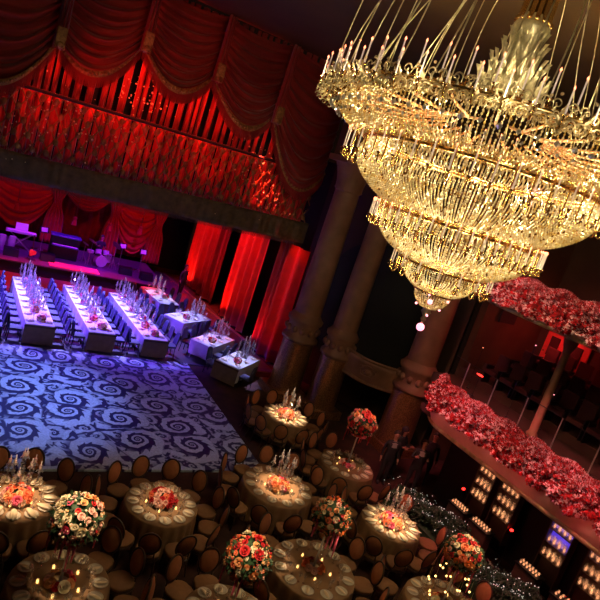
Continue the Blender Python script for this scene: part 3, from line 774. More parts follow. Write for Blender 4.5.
for key,(x,y,Rt,desc) in TABLES.items():
    t=tk.put((x,y,0),.3,'folding table beneath the cloth of the '+desc,'folding round tables')
    t.scale=(Rt/.8,Rt/.8,1)
    me=clothm.build('tablecloth','linen',None,(x,y,0),.2) if cloth is None else None
    if me: cloth=me
    else: me=cloth.copy(); COL.objects.link(me); me.location=(x,y,0)
    me.scale=(Rt/.79,Rt/.79,1)
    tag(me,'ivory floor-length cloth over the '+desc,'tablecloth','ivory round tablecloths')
    n=12; zt=.754
    for k in range(n):
        a=2*pi*(k+.5)/n+.1; 
        px,py=x+(Rt-.17)*cos(a),y+(Rt-.17)*sin(a)
        put(pm,(px,py,zt),a,'white dinner plate on the '+desc,'plate','plates on the '+desc)
        put(nm,(x+(Rt-.17)*cos(a),y+(Rt-.17)*sin(a),zt+.012),a+random.uniform(-.08,.08),'champagne napkin on the '+desc,'napkin','napkins on the '+desc,(1. if key in 'DEA' else .6))
        for q in range(2):
            aa=a+.16+.16*q; rg=Rt-.30-.04*q
            put(gm,(x+rg*cos(aa),y+rg*sin(aa),zt),0,'stemmed wine glass on the '+desc,'glass','wine glasses on the '+desc)
    for k in range(5):
        a=2*pi*k/5+.5; vk.put((x+.36*cos(a)*min(1,Rt/.85),y+.36*sin(a)*min(1,Rt/.85),zt),0,'glowing glass votive beside the flowers of the '+desc,'votives on the '+desc,sc=.8)
    away=Vector((sin(atan2(x,y)),cos(atan2(x,y))))
    if key in 'ACDE':
        p=Vector((x,y))+away*.26
        c=cak.put((p.x,p.y,zt),random.random(),'clear crystal candelabra behind the roses on the '+desc,'crystal candelabras on round tables',sc=1.0)
        p=Vector((x,y))-away*.10
        low_roses('low coral roses before the candelabra on the '+desc,(p.x,p.y,zt),PALC,ord(key))
    elif key=='B': low_roses('low dark red and coral roses alone on a round table',(x,y,zt),['red','coral','red','blush'],3,30,.28)
    elif key=='G': rose_ball('rose_ball_centrepiece','big pink, cream and red rose ball at lower left',(x,y,zt),.40,PALG,4)
    elif key=='H': rose_ball('rose_ball_centrepiece','peach and orange rose ball near the bottom edge, left of centre',(x,y,zt),.37,PALO,5)
    elif key=='F': rose_ball('rose_ball_centrepiece','orange and blush rose ball over the dim middle table',(x,y,zt),.37,PALO,6)
    elif key=='K': rose_ball('rose_ball_centrepiece','farthest rose ball, red and blush, before the columns',(x,y,zt),.40,PALR,7,drip='red',zc=1.32)
    elif key=='I':
        t=rose_ball('rose_ball_centrepiece','coral rose ball ringed with hanging golden bulbs at lower right',(x,y,zt),.36,PALO,8)
        for k in range(22):
            a=k*2.4; rr=.10+.4*sqrt((k+1)/22); z=.95-.75*(k/22)-.1*random.random(); o_=MB().ball((0,0,-.02),.022,8,6).build('golden_bulb','warmbulb',t,(rr*cos(a),rr*sin(a),z)); MB().cyl((0,0,.0),(0,0,.22),.003,n=4).build('cord','goldpale',o_)
tk.done(); vk.done()

# ------------------------------------------------------------------ stage tables
sc_=Kind(thing('banquet_chair','x','chair'))
b=MB(); b.bbox((0,0,.44),(.42,.42,.07),b=.04); b.build('seat','bluechair',sc_.src)
b=MB(); b.grid(lambda u,v:(-.19-.06*v-.03*sin(pi*u),(u-.5)*(.40-.10*v*v),.50+.45*v+.04*sin(pi*u)*v),8,8); solid(b.build('backrest','bluechair',sc_.src),.04)
for sx in (1,-1):
    for sy in (1,-1): MB().cyl((sx*.17,sy*.17,.41),(sx*.2,sy*.19,0),.016,n=6).build('leg','blackmetal',sc_.src)
splaced=[]; SR=[]
ORD=['first','second','third','fourth','fifth','sixth','seventh','eighth','ninth']
def rect_table(name,label,x,y,L,W,rz,seats,short,col='linenw',drop=.56,panel=False):
    """long axis along local y"""
    t=thing('rectangular_table',label,'table',(x,y,.035),rz)
    MB().box((0,0,.70),(W-.06,L-.06,.04)).build('tabletop','wood',t)
    for sx in (1,-1):
        for sy in (1,-1): MB().cyl((sx*(W/2-.1),sy*(L/2-.12),.68),(sx*(W/2-.1),sy*(L/2-.12),0),.02).build('leg','steel',t)
    if panel:
        MB().bbox((0,-L/2-.06,.38),(W+.05,.03,.62)).build('end_panel','skirt',t); MB().bbox((0,-L/2-.065,.70),(W+.07,.04,.06)).build('end_rail','chairwood',t)
    b=MB(); z=.735; per=[]
    nseg=int((L+W)*2/.09)
    def pp(s):
        s%=1; d=s*(2*L+2*W)
        if d<L: return (W/2,-L/2+d,1,0)
        d-=L
        if d<W: return (W/2-d,L/2,0,1)
        d-=W
        if d<L: return (-W/2,L/2-d,-1,0)
        return (-W/2+(d-L),-L/2,0,-1)
    def sk(u,v):
        p=pp(u); k=.004+.025*v*sin(u*nseg*1.1)
        return (p[0]+p[2]*k,p[1]+p[3]*k,z-drop*v)
    b.grid(sk,nseg*2,4); b.add([(-W/2,-L/2,z),(W/2,-L/2,z),(W/2,L/2,z),(-W/2,L/2,z)],[(0,1,2,3)])
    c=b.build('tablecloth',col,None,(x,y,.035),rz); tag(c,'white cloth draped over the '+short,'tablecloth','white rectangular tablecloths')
    Rm=Matrix.Rotation(rz,2)
    W2=lambda a,b_: tuple(Vector((x,y))+Rm@Vector((a,b_)))
    for k in range(seats):
        yy=-L/2+(k+.5)*L/seats
        for s_,sd in ((1,'right'),(-1,'left')):
            p=W2(s_*(W/2+.25),yy)
            ok=not any((p[0]-a_)**2+(p[1]-c_)**2<.42**2 for a_,c_ in splaced) and p[0]<12.1 and (p[0]-11.75)**2+(p[1]-17.65)**2>1.7
            for (x_,y_,L_,W_,r_) in SR:
                if (x_,y_)==(x,y): continue
                dd=Matrix.Rotation(-r_,2)@(Vector(p)-Vector((x_,y_)))
                if abs(dd.x)<W_/2+.2 and abs(dd.y)<L_/2+.2: ok=False
            if ok: splaced.append(p)
            if ok: sc_.put((p[0],p[1],.035),rz+(pi if s_>0 else 0),f'{ORD[k]} chair from the near end, {sd} side of the {short}','banquet chairs on the stage deck')
            q=W2(s_*(W/2-.17),yy); put(pm,(q[0],q[1],z+.037),0,'white plate on the '+short,'plate','plates on the '+short)
            q=W2(s_*(W/2-.18),yy); put(nm,(q[0],q[1],z+.05),rz,'folded napkin on the '+short,'napkin','napkins on the '+short,.7)
            q=W2(s_*(W/2-.28),yy+.18); put(gm,(q[0],q[1],z+.037),0,'wine glass on the '+short,'glass','wine glasses on the '+short,1.2)
    return W2,z+.037
longs=[('cropped leftmost long stage table',1.13,-.01),('second long stage table',3.02,.03),('third long stage table',5.02,.045),('rightmost long stage table',6.95,.06)]
for short,x,rz in longs: SR.append((x,22.35,5.3,.92,rz))
smalls=[('small back stage table',8.88,25.78,2.35,1.0,.13,3),('upper angled stage table',9.50,23.15,2.1,1.1,-.98,3),('middle angled stage table',9.76,20.62,2.05,.98,-.86,3),('lowest angled stage table',10.12,18.70,1.95,.98,-.87,3)]
for (q0,q1,q2,q3,q4,q5,q6) in smalls: SR.append((q1,q2,q3,q4,q5))
for k,(short,x,rz) in enumerate(longs):
    W2,z=rect_table('t','white clothed '+short,x,22.35,5.3,.92,rz,8,short,panel=True)
    for q in range(5):
        p=W2(.03*(-1)**q,-1.1+q*.88)
        cak.put((p[0],p[1],z),q*.7,f'{ORD[q]} crystal candelabra from the near end of the {short}','crystal candelabras on the stage tables',sc=.95)
    for q in range(6):
        p=W2(.06*(-1)**q,-2.2+q*.85); low_roses(f'{ORD[q]} small rose posy from the near end of the {short}',(p[0],p[1],z),['pink','blush','cream'],40+q+10*k,9,.13)['group']='rose posies on the stage tables'
for k,(short,x,y,L,W,rz,ns) in enumerate(smalls):
    W2,z=rect_table('t','white clothed '+short,x,y,L,W,rz,ns,short,panel=(k==3 or k==0))
    p=W2(0,.45); cak.put((p[0],p[1],z),.3*k,'tall crystal candelabra on the '+short,'crystal candelabras on the stage tables',sc=1.05)
    p=W2(.1,-.35); low_roses('small rose posy on the '+short,(p[0],p[1],z),['pink','blush','red'],80+k,9,.13)['group']='rose posies on the stage tables'
    for q in range(6):
        p=W2(random.uniform(-.25,.25),-.7+.28*q); put(gm,(p[0],p[1],z),0,'tall clear glass amid the '+short,'glass','tall glasses on the '+short,1.6)
sc_.done(); cak.done()
for o_ in (pm,nm,gm): bpy.data.objects.remove(o_)

# ------------------------------------------------------------------ band gear on the platform
Z0=.6
def drum_kit(label,loc,rz=0,s=1.):
    t=thing('drum_kit',label,'drum kit',loc,rz)
    def part(nm_,b,m): return b.build(nm_,m,t)
    part('bass_drum',MB().cyl((0,-.45,.3),(0,-.05,.3),.29,n=24),'drum'); part('snare_drum',MB().cyl((-.45,.15,.55),(-.45,.15,.68),.18,n=20).cyl((-.45,.15,0),(-.45,.15,.55),.02),'drum')
    for x in (-.2,.2): part('tom_drum',MB().cyl((x,-.3,.66),(x,-.22,.86),.15,n=18).cyl((x,-.25,.5),(x,-.25,.7),.015),'drum')
    part('floor_tom',MB().cyl((.5,.15,.2),(.5,.15,.6),.2,n=20).cyl((.62,.2,0),(.62,.2,.3),.012).cyl((.4,.2,0),(.4,.2,.3),.012),'drum')
    for x,y,z,r in ((-.62,-.35,1.25,.24),(.62,-.35,1.3,.26),(-.75,.2,.95,.18),(.8,.1,1.1,.24)):
        c=part('cymbal_stand',MB().cyl((x,y,0),(x,y,z),.012).cyl((x,y,.4),(x-.2,y-.1,0),.01).cyl((x,y,.4),(x+.2,y-.1,0),.01),'steel')
        MB().cyl((x,y,z),(x+.02,y+.01,z+.03),r,.03,20).build('cymbal','cymbal',c)
    part('drum_stool',MB().cyl((0,.5,.42),(0,.5,.52),.17,n=16).cyl((0,.5,0),(0,.5,.42),.03),'blackmetal')
    return t
drum_kit('silver drum kit with brass cymbals around the drummer',(6.75,30.2,Z0),.15)
t=thing('keyboard',"electric keyboard on a stand with white sheet music at left",'keyboard',(3.0,30.4,Z0))
MB().bbox((0,0,.86),(1.35,.36,.12)).build('keyboard_body','drum',t); MB().box((0,-.1,.925),(1.2,.14,.012)).build('keys','paper',t)
b=MB(); b.cyl((-.5,-.2,0),(.5,-.05,.8),.02); b.cyl((.5,-.2,0),(-.5,-.05,.8),.02); b.cyl((-.5,.2,0),(.5,.05,.8),.02); b.cyl((.5,.2,0),(-.5,.05,.8),.02); b.build('stand','steel',t)
MB().box((0,.22,1.08),(.55,.02,.34),0,0,-.3).build('music_sheet','paper',t)
t=thing('congas','pair of small drums on stands beside the keyboard','drums',(2.2,29.7,Z0))
for x in (0,.42): MB().lathe([(.12,0),(.15,.3),(.17,.5),(.14,.72)],16,(x,0,0)).build('drum_shell','drum',t)
t=thing('electric_guitar','orange electric guitar leaning on its stand at the platform edge','guitar',(3.45,28.75,Z0),.5)
b=MB(); b.lathe([(.17,0),(.17,.05)],20,(0,0,0)); 
body=MB()
def gb(u,v):
    a=2*pi*u; r=.16+.05*cos(2*a)+.03*cos(3*a); return (r*v*cos(a)*.85,-.02+.1*v*r*sin(a),.34+r*v*sin(a)*1.15)
body.grid(gb,28,4); solid(body.build('body','wood',t),.05)
MB().cyl((0,0,.5),(0,.06,1.02),.022,n=6).box((0,.07,1.08),(.07,.02,.16)).build('neck','chairwood',t)
MB().cyl((-.15,-.15,0),(0,.1,.4),.01).cyl((.15,-.15,0),(0,.1,.4),.01).cyl((0,.25,0),(0,.05,.6),.01).build('stand','blackmetal',t)
t=thing('upright_piano','blue topped upright piano standing on the band platform','piano',(5.0,30.3,Z0),-.05)
MB().bbox((0,0,.55),(1.35,.6,1.1)).build('piano_body','blackmetal',t); MB().bbox((0,0,1.13),(1.42,.68,.07)).build('lid','lacquer',t)
MB().bbox((0,-.38,.68),(1.25,.25,.07)).build('keybed','lacquer',t); MB().box((0,-.42,.72),(1.1,.14,.02)).build('keys','paper',t)
mk=Kind(thing('stage_monitor','x','speaker'))
b=MB(); b.add([(-.32,-.2,0),(.32,-.2,0),(.32,.25,0),(-.32,.25,0),(-.32,-.05,.32),(.32,-.05,.32),(.32,.25,.36),(-.32,.25,.36)],[(3,2,1,0),(0,1,5,4),(4,5,6,7),(1,2,6,5),(2,3,7,6),(3,0,4,7)]); b.build('cabinet','blackmetal',mk.src)
b=MB(); b.add([(-.28,.255,.03),(.28,.255,.03),(.28,.255,.33),(-.28,.255,.33)],[(0,1,2,3)]); b.build('grille','steel',mk.src)
for (x,y,l) in ((2.6,28.9,'leftmost black stage monitor on the platform edge'),(4.2,29.1,'black stage monitor right of the guitar'),(8.0,29.3,'black stage monitor right of the drum kit'),(9.0,28.9,'rightmost black stage monitor on the platform')):
    mk.put((x,y,Z0),0,l,'stage monitors')
mk.done()
msk=Kind(thing('music_stand','x','music stand'))
MB().cyl((0,0,0),(0,0,1.05),.014).cyl((0,0,.2),(.2,.1,0),.01).cyl((0,0,.2),(-.2,.1,0),.01).cyl((0,0,.2),(0,-.22,0),.01).build('pole','steel',msk.src)
MB().box((0,.0,1.15),(.45,.02,.3),0,0,-.35).build('desk','blackmetal',msk.src)
MB().box((0,-.02,1.16),(.3,.01,.22),0,0,-.35).build('sheet','paper',msk.src)
for (x,y,l) in ((4.0,30.6,'music stand between keyboard and piano'),(7.9,30.6,'music stand right of the drum kit'),(8.9,30.2,'music stand at the right end of the platform')):
    msk.put((x,y,Z0),.2,l,'music stands')
msk.done()

# ------------------------------------------------------------------ people
def person(label,loc,rz,shirt=False,seated=False,long_hair=False,reach=.0,seed=0):
    """standing figure faces local -y"""
    random.seed(seed); k=random.uniform(-.04,.04)
    hz=.93; V=[];E_=[];Rr=[]
    def v(p,r,par=None):
        V.append(p); Rr.append(r)
        if par is not None: E_.append((par,len(V)-1))
        return len(V)-1
    if seated: hz=.60
    pel=v((0,0,hz),.15); bel=v((0,0,hz+.16),.135,pel); che=v((0,-.01,hz+.36),.165,bel); nk0=v((0,.0,hz+.52),.085,che); nk=v((0,-.01,hz+.58),.052,nk0)
    hd0=v((0,-.02,hz+.66),.078,nk); hd1=v((0,-.025,hz+.74),.093,hd0); hd2=v((0,-.01,hz+.81),.07,hd1)
    for s_ in (1,-1):
        sh=v((s_*.18,0,hz+.46),.072,che)
        if reach or seated:
            el=v((s_*.25,-.06,hz+.22),.05,sh); wr=v((s_*(.20-.04*reach),-.30,hz+.26+.12*reach),.034,el)
        else:
            el=v((s_*.25,.02,hz+.20),.05,sh); wr=v((s_*.27,-.06,hz-.03),.034,el)
        V0=Vector(V[wr]); dr=(V0-Vector(V[el])).normalized(); pm_=v(tuple(V0+dr*.07),.034,wr)
        hp=v((s_*.10,0,hz-.06),.115,pel)
        if seated:
            kn=v((s_*.16,-.42,hz-.08),.075,hp); an=v((s_*.17,-.40,.10),.045,kn)
        else:
            kn=v((s_*(.11+k),-.03,.50),.072,hp); an=v((s_*(.12+k),.02,.09),.045,kn)
        ft=v((V[an][0],V[an][1]-.16,.04),.040,an)
    me=bpy.data.meshes.new('person_body'); me.from_pydata(V,E_,[]); 
    o=bpy.data.objects.new('body',me); COL.objects.link(o)
    sm=o.modifiers.new('Skin','SKIN'); 
    me.skin_vertices[0].data.foreach_set('radius',[c for r in Rr for c in (r,r)]) if me.skin_vertices else None
    if not me.skin_vertices:
        pass
    me.skin_vertices[0].data[0].use_root=True
    sb=o.modifiers.new('Sub','SUBSURF'); sb.levels=1; sb.render_levels=1
    dg=bpy.context.evaluated_depsgraph_get(); m2=bpy.data.meshes.new_from_object(o.evaluated_get(dg)); bpy.data.objects.remove(o)
    m2.materials.clear()
    for q in ('suit','skin','shirt'): m2.materials.append(M[q])
    hands=[Vector(V[i]) for i in range(len(V)) if Rr[i]==.034]
    for p in m2.polygons:
        c=p.center; mi=0
        if c.z>hz+.555: mi=1
        elif shirt and c.z>hz+.34 and c.y<-.05 and abs(c.x)<.05: mi=2
        if any((c-h).length<.06 for h in hands): mi=1
        p.material_index=mi; p.use_smooth=True
    t=thing('person',label,'person',loc,rz)
    bo=bpy.data.objects.new('body',m2); COL.objects.link(bo); bo.parent=t
    b=MB(); b.ball((0,.012,hz+.775),.108,14,10,sc=(.92,1,1.02)) 
    hair=MB(); n0=14
    for j in range(7):
        pass
    def hf(u,v2):
        a=2*pi*u; fr=max(0,-sin(a)); top=.0; lim=(.62 if not long_hair else .8)*pi-(.26*pi)*fr
        ph=v2*lim; rr=.106
        z=hz+.765+rr*cos(ph)*1.05; 
        if long_hair and ph>.5*pi and fr<.3: z-= .22*(ph/pi-.5)*3
        return (rr*sin(ph)*cos(a)*.93,.008+rr*sin(ph)*sin(a),z)
    hair.grid(hf,20,10); solid(hair.build('hair','hair',t),.012)
    # face: nose, eyes, mouth, ears
    f=MB(); f.ball((0,-.122,hz+.735),.014,6,5,sc=(.8,1.2,1.5)); 
    for s_ in (1,-1): f.ball((s_*.092,-.01,hz+.74),.02,6,5,sc=(.4,.8,1.3))
    f.build('nose_and_ears','skin',t)
    f=MB()
    for s_ in (1,-1): f.ball((s_*.034,-.106,hz+.765),.010,6,5)
    f.ball((0,-.108,hz+.692),.022,8,4,sc=(1,.4,.25)); f.build('eyes_and_mouth','hair',t)
    # five fingers each hand
    f=MB()
    for h_i in range(0,len(hands),2):
        w_,p_=hands[h_i],hands[h_i+1]; d=(p_-w_).normalized(); sd=d.cross(Vector((1,0,0))).normalized() if abs(d.x)<.8 else d.cross(Vector((0,0,1))).normalized()
        for q in range(4):
            b0=p_+sd*(q-1.5)*.018; L_=(.055,.068,.064,.048)[q]
            f.tube([b0,b0+d*L_*.55,b0+d*L_+Vector((0,0,-.012))],.0085,5)
        b0=w_+sd*.03; f.tube([b0,b0+sd*.02+d*.03,b0+sd*.022+d*.06],.010,5)
    f.build('fingers','skin',t)
    return t
def feet_z(z): return z
person('person in black clothes standing before the first bright red side curtain',(10.95,28.9,.035),radians(30),seed=1)
person('person in black seated behind the silver drum kit on the platform',(6.83,30.85,Z0),radians(5),seated=True,seed=2,reach=.5)
person('leftmost person in a dark suit in the group by the right column',(12.27,11.75,0),radians(-20),seed=3,shirt=True)
person('person with long hair in dark clothes, second in the group by the column',(12.86,12.05,0),radians(10),seed=4,long_hair=True,reach=.4)
person('person in dark clothes holding hands forward, third in the column group',(13.05,11.3,0),radians(-35),seed=5,reach=.8,shirt=True)
person('rightmost person in dark clothes in the group by the right column',(13.93,11.75,0),radians(-50),seed=6)

# ------------------------------------------------------------------ chandelier
CX,CY=7.07,7.16
ch=thing('chandelier','giant tiered crystal chandelier draped in bead nets with rings of candles','chandelier',(CX,CY,6.2))
def cb(b,name,mats,parent=None): 
    return b.build(name,mats,parent or ch,(0,0,0))
z0=6.2
def Zr(z): return z-z0
NET0=[(2.72,9.54),(2.66,9.47),(2.52,9.46),(2.40,9.52),(2.10,9.62),(1.75,9.66)]
NETS=[ # profile (r,z) top to bottom, strings, part label
 ([(2.40,9.60),(2.47,9.46),(2.46,9.32),(2.36,9.17),(2.17,9.05),(1.90,8.97)],230),
 ([(1.88,8.93),(1.96,8.78),(1.95,8.60),(1.84,8.42),(1.62,8.24),(1.36,8.10),(1.20,8.02)],200),
 ([(1.18,7.98),(1.27,7.86),(1.27,7.72),(1.14,7.54),(.92,7.40),(.66,7.30)],140),
 ([(.62,7.26),(.63,7.15),(.56,7.02),(.45,6.93),(.33,6.87)],76),
 ([(.31,6.85),(.30,6.76),(.23,6.66),(.13,6.58)],40),(NET0,250)]
def sample(prof,step):
    # smooth polyline through profile (Catmull-Rom) sampled by arc length
    P_=[Vector((r,0,z)) for r,z in prof]; pts=[]
    for i in range(len(P_)-1):
        a=P_[max(i-1,0)];b_=P_[i];c=P_[i+1];d=P_[min(i+2,len(P_)-1)]
        for k in range(10):
            t=k/10; pts.append(.5*((2*b_)+(c-a)*t+(2*a-5*b_+4*c-d)*t*t+(3*b_-a-3*c+d)*t**3))
    pts.append(P_[-1]); out=[pts[0]]; acc=0
    for i in range(1,len(pts)):
        seg=(pts[i]-pts[i-1]).length; acc+=seg
        if acc>=step: out.append(pts[i]); acc=0
    # resample evenly
    return pts
def even(pts,step):
    out=[];d=0;nxt=0
    for i in range(1,len(pts)):
        seg=(pts[i]-pts[i-1]); L=seg.length
        while nxt<=d+L: out.append(pts[i-1]+seg*((nxt-d)/L)); nxt+=step
        d+=L
    return out
random.seed(33)
for ti,(prof,ns) in enumerate(NETS):
    b=MB(); pts=even(sample(prof,.02),.046 if ti<3 else .04)
    rb=.0165 if ti<3 else .013
    for i in range(ns):
        a=2*pi*i/ns; 
        for j,p in enumerate(pts):
            aa=a
            if ti==0: aa=a+(.0)*j
            mi=random.choices((0,1,2),(.74,.20,.06) if ti<5 else (.35,.25,.4))[0]
            b.octa((p.x*cos(aa),p.x*sin(aa),Zr(p.z)),rb*random.uniform(.85,1.1),mi,1.6)
        # fine wire through the beads
    for i in range(0,ns,2):
        a=2*pi*i/ns; b.tube([(p.x*cos(a),p.x*sin(a),Zr(p.z)) for p in pts[::3]]+[(pts[-1].x*cos(a),pts[-1].x*sin(a),Zr(pts[-1].z))],.0035,3,1)
    cb(b,'bead_net',['bead','beadgold','beaddark'])
# crosswise garlands of beads over the upper basket
b=MB(); 
for i in range(56):
    a=2*pi*i/56; 
    for s_ in (1,-1):
        pts=even(sample(NETS[0][0],.02),.05); n_=len(pts)
        for j,p in enumerate(pts):
            f=j/n_; aa=a+s_*.34*f; b.octa(((p.x+.035)*cos(aa),(p.x+.035)*sin(aa),Zr(p.z)-.01),.012,1,1.2)
cb(b,'crossed_bead_strings',['bead','beadgold'])
b=MB()
for i in range(70):
    a=2*pi*i/70; b.octa((2.62*cos(a),2.62*sin(a),Zr(9.28)),.045); b.octa((2.5*cos(a+.04),2.5*sin(a+.04),Zr(9.18)),.03)
cb(b,'large_crystal_drops','crystal')['kind']='stuff'
# rings
for r,z,rr in ((2.74,9.56,.05),(1.93,8.96,.045),(1.23,8.0,.04),(.66,7.28,.032),(.33,6.86,.022)):
    b=MB(); b.tube([(r*cos(2*pi*k/96),r*sin(2*pi*k/96),Zr(z)) for k in range(96)],rr,8,closed=True)
    b.tube([((r-.06)*cos(2*pi*k/96),(r-.06)*sin(2*pi*k/96),Zr(z+.05)) for k in range(96)],rr*.5,6,closed=True)
    cb(b,'gilt_ring','gold')
# ornate openwork crown band with acanthus scrolls
random.seed(12)
def scroll(b,o,t_,u_,s,flip,mi=0,r=.012):
    pts=[]
    for k in range(15):
        th=k*.5; q=s*(1-k/17)
        pts.append(Vector(o)+Vector(t_)*(q*cos(th)*flip)+Vector(u_)*(q*sin(th)))
    b.tube(pts,r,5,mi,rf=lambda x:1-.5*x)
def leafblade(b,o,t_,u_,out,L,W,mi=0):
    o=Vector(o);t_=Vector(t_);u_=Vector(u_);out=Vector(out)
    b.grid(lambda u,v:tuple(o+t_*((u-.5)*W*sin(pi*min(1,.15+v*.9))*(1+.25*sin(v*18)))+u_*(L*v)+out*(.12*L*v*v*3*abs(1-abs(u-.5)))),4,8,mi)
half=[]
for seg in range(52):
    a=2*pi*(seg+.5)/52; b=MB()
    rad=Vector((cos(a),sin(a),0)); tan=Vector((-sin(a),cos(a),0)); up=Vector((0,0,1))
    base=rad*2.74+up*Zr(9.50)
    for fl in (1,-1):
        scroll(b,base+tan*.12*fl-up*.05+rad*.1,tan,up,.09,-fl,r=.014); scroll(b,base+tan*.07*fl+up*.03,tan,up,.085,fl); scroll(b,base+tan*.09*fl+up*.16+rad*.06,tan,up,.065,fl)
        scroll(b,base+rad*.10+tan*.05*fl-up*.10,rad,up,.07,1,r=.010)
    leafblade(b,base+rad*.05-up*.08,tan,up,rad,.26,.10)
    leafblade(b,base+rad*.03+tan*.1,tan,up,rad,.15,.06); leafblade(b,base+rad*.03-tan*.1,tan,up,rad,.15,.06)
    for q in range(3): scroll(b,base+rad*.09+tan*random.uniform(-.14,.14)+up*random.uniform(-.08,.22),tan,up,.04,random.choice((1,-1)),r=.008)
    for k in range(4): b.ball(tuple(base+tan*random.uniform(-.15,.15)+up*random.uniform(-.1,.28)+rad*.08),.022,6,4)
    # hanging scroll bracket under the crown
    scroll(b,base+rad*.12-up*.16,rad,up,.055,1,r=.009)
    cb(b,'acanthus_crown_scroll','goldleaf')
# candle arms
arms=[]
def arm_geo(b,a,r0,r1,zr,ztip,clen,flamescale=1.):
    c,s=cos(a),sin(a); zb_=ztip-clen
    P_=lambda r,z:(r*c,r*s,Zr(z))
    if r0<2.5:
        ri=r1-.10; b.tube([P_(r0,zr+.02),P_(ri-.05,ztip+.0),P_(ri-.01,ztip-.02),P_(ri,ztip-.06),P_(ri,zb_-.06),P_(ri+.02,zb_-.12),P_((ri+r1)/2,zb_-.145),P_(r1-.015,zb_-.12),P_(r1,zb_-.01)],.0135,6)
    else: b.tube([P_(r0,zr),P_(r0+(r1-r0)*.3,zb_-.10),P_(r0+(r1-r0)*.65,zb_-.16),P_(r1,zb_-.09),P_(r1,zb_-.02)],.012,5)
    b.lathe([(.012,-.03),(.045,.0),(.012,.005)],8,P_(r1,zb_),cap=False)
    for q in range(3): 
        aa=q*2.1; x,y,z=P_(r1,zb_-.045-.03*q); b.octa((x+.03*cos(aa),y+.03*sin(aa),z),.011,h=1.7)
    return P_(r1,zb_)
def add_arm(a,r0,r1,zr,ztip,clen):
    arms.append((a,r0,r1,zr,ztip,clen))
for k in range(52):
    a=2*pi*k/52; add_arm(a,2.72,2.70,9.62,10.05,.34); 
    add_arm(a+pi/52,2.74,2.88,9.60,9.86,.31)
for k in range(50): add_arm(2*pi*k/50,1.96,2.22,8.98,9.01,.34)
for k in range(46): add_arm(2*pi*k/46,1.26,1.46,8.02,8.06,.27)
for k in range(16): add_arm(2*pi*k/16,.68,.86,7.30,7.38,.23)
camdir=Vector((-CX,-CY)).normalized()
arms.sort(key=lambda t: -(cos(t[0])*camdir.x+sin(t[0])*camdir.y)*1.0)
rest=MB(); restc=MB()
def candle_geo(b,base,clen):
    x,y,z=base; b.cyl((x,y,z),(x,y,z+clen-.035),.0115,.0105,7,0); b.octa((x,y,z+clen-.012),.017,1,1.9)
for i,t in enumerate(arms):
    if i<100:
        b=MB(); base=arm_geo(b,*t); o=cb(b,'candle_arm','gold')
        b=MB(); candle_geo(b,base,t[5]); b.build('candle',['candle','flame'],o)
    else:
        base=arm_geo(rest,*t); candle_geo(restc,base,t[5])
o=cb(rest,'candle_arms_behind','gold'); o['kind']='stuff'; o=cb(restc,'candles_behind',['candle','flame']); o['kind']='stuff'
# central stem with acanthus foliage, pipes
b=MB(); b.lathe([(.10,10.0),(.34,10.05),(.30,10.2),(.24,10.7),(.21,11.1),(.30,11.2),(.26,11.3),(.23,11.4)],28,(0,0,-z0)); cb(b,'stem_body','goldpale')
b=MB()
for lay,(r,z,L,W,n_) in enumerate(((.52,10.12,.42,.14,18),(.40,10.36,.42,.12,16),(.30,10.62,.40,.10,14),(.25,10.9,.32,.09,12))):
    for k in range(n_):
        a=2*pi*(k+.5*lay)/n_; rad=Vector((cos(a),sin(a),0)); leafblade(b,rad*r+Vector((0,0,Zr(z))),Vector((-sin(a),cos(a),0)),(Vector((0,0,1))-rad*.12).normalized(),rad,L,W)
cb(b,'acanthus_leaves','goldpale')
b=MB()
for k in range(14):
    a=2*pi*k/14; b.cyl((.22*cos(a),.22*sin(a),Zr(11.3)),(.20*cos(a),.20*sin(a),Zr(12.48)),.042,n=8)
    b.ball((.26*cos(a),.26*sin(a),Zr(11.32)),.045,8,5)
cb(b,'fluted_stem','gold')
b=MB(); 
for k in range(24):
    a=2*pi*k/24; b.tube([(r*cos(a),r*sin(a),Zr(z)) for r,z in ((.8,9.62),(1.4,9.50),(2.1,9.50),(2.8,9.58))],.022,5)
cb(b,'spoke_frame','copper')
for k in range(40):
    a=2*pi*k/40+.03; b=MB(); r0=2.75 if k%2 else 2.3; rt=.9+.5*(k%3)
    pts=[]
    for j in range(13):
        f=j/12; g=1-(1-f)**2.2 if k%2 else f
        pts.append(((r0+(rt-r0)*f**(1.3 if k%4 else .8))*cos(a+.05*sin(f*3)),(r0+(rt-r0)*f**(1.3 if k%4 else .8))*sin(a+.05*sin(f*3)),Zr(9.62+(12.5-9.62)*g)))
    b.tube(pts,.010,4); cb(b,'hanging_cable','goldpale')
# finial
b=MB(); b.lathe([(.13,6.58),(.06,6.55),(.09,6.50),(.03,6.42),(.05,6.37),(.015,6.30)],16,(0,0,-z0)); cb(b,'finial','goldpale')
b=MB(); b.ball((0,0,.02),.07,16,10); cb(b,'glowing_finial_ball','pinklamp')
b=MB()
for k,(a,r,z) in enumerate(((3.8,.33,6.84),(3.2,.30,6.62),(4.3,.10,6.46),(5.0,.32,6.8),(5.6,.2,6.6),(3.95,.27,6.72))): b.ball((r*cos(a),r*sin(a),Zr(z)),.022 if k!=5 else .045,8,6)
cb(b,'sparkling_lamps','pinklamp')
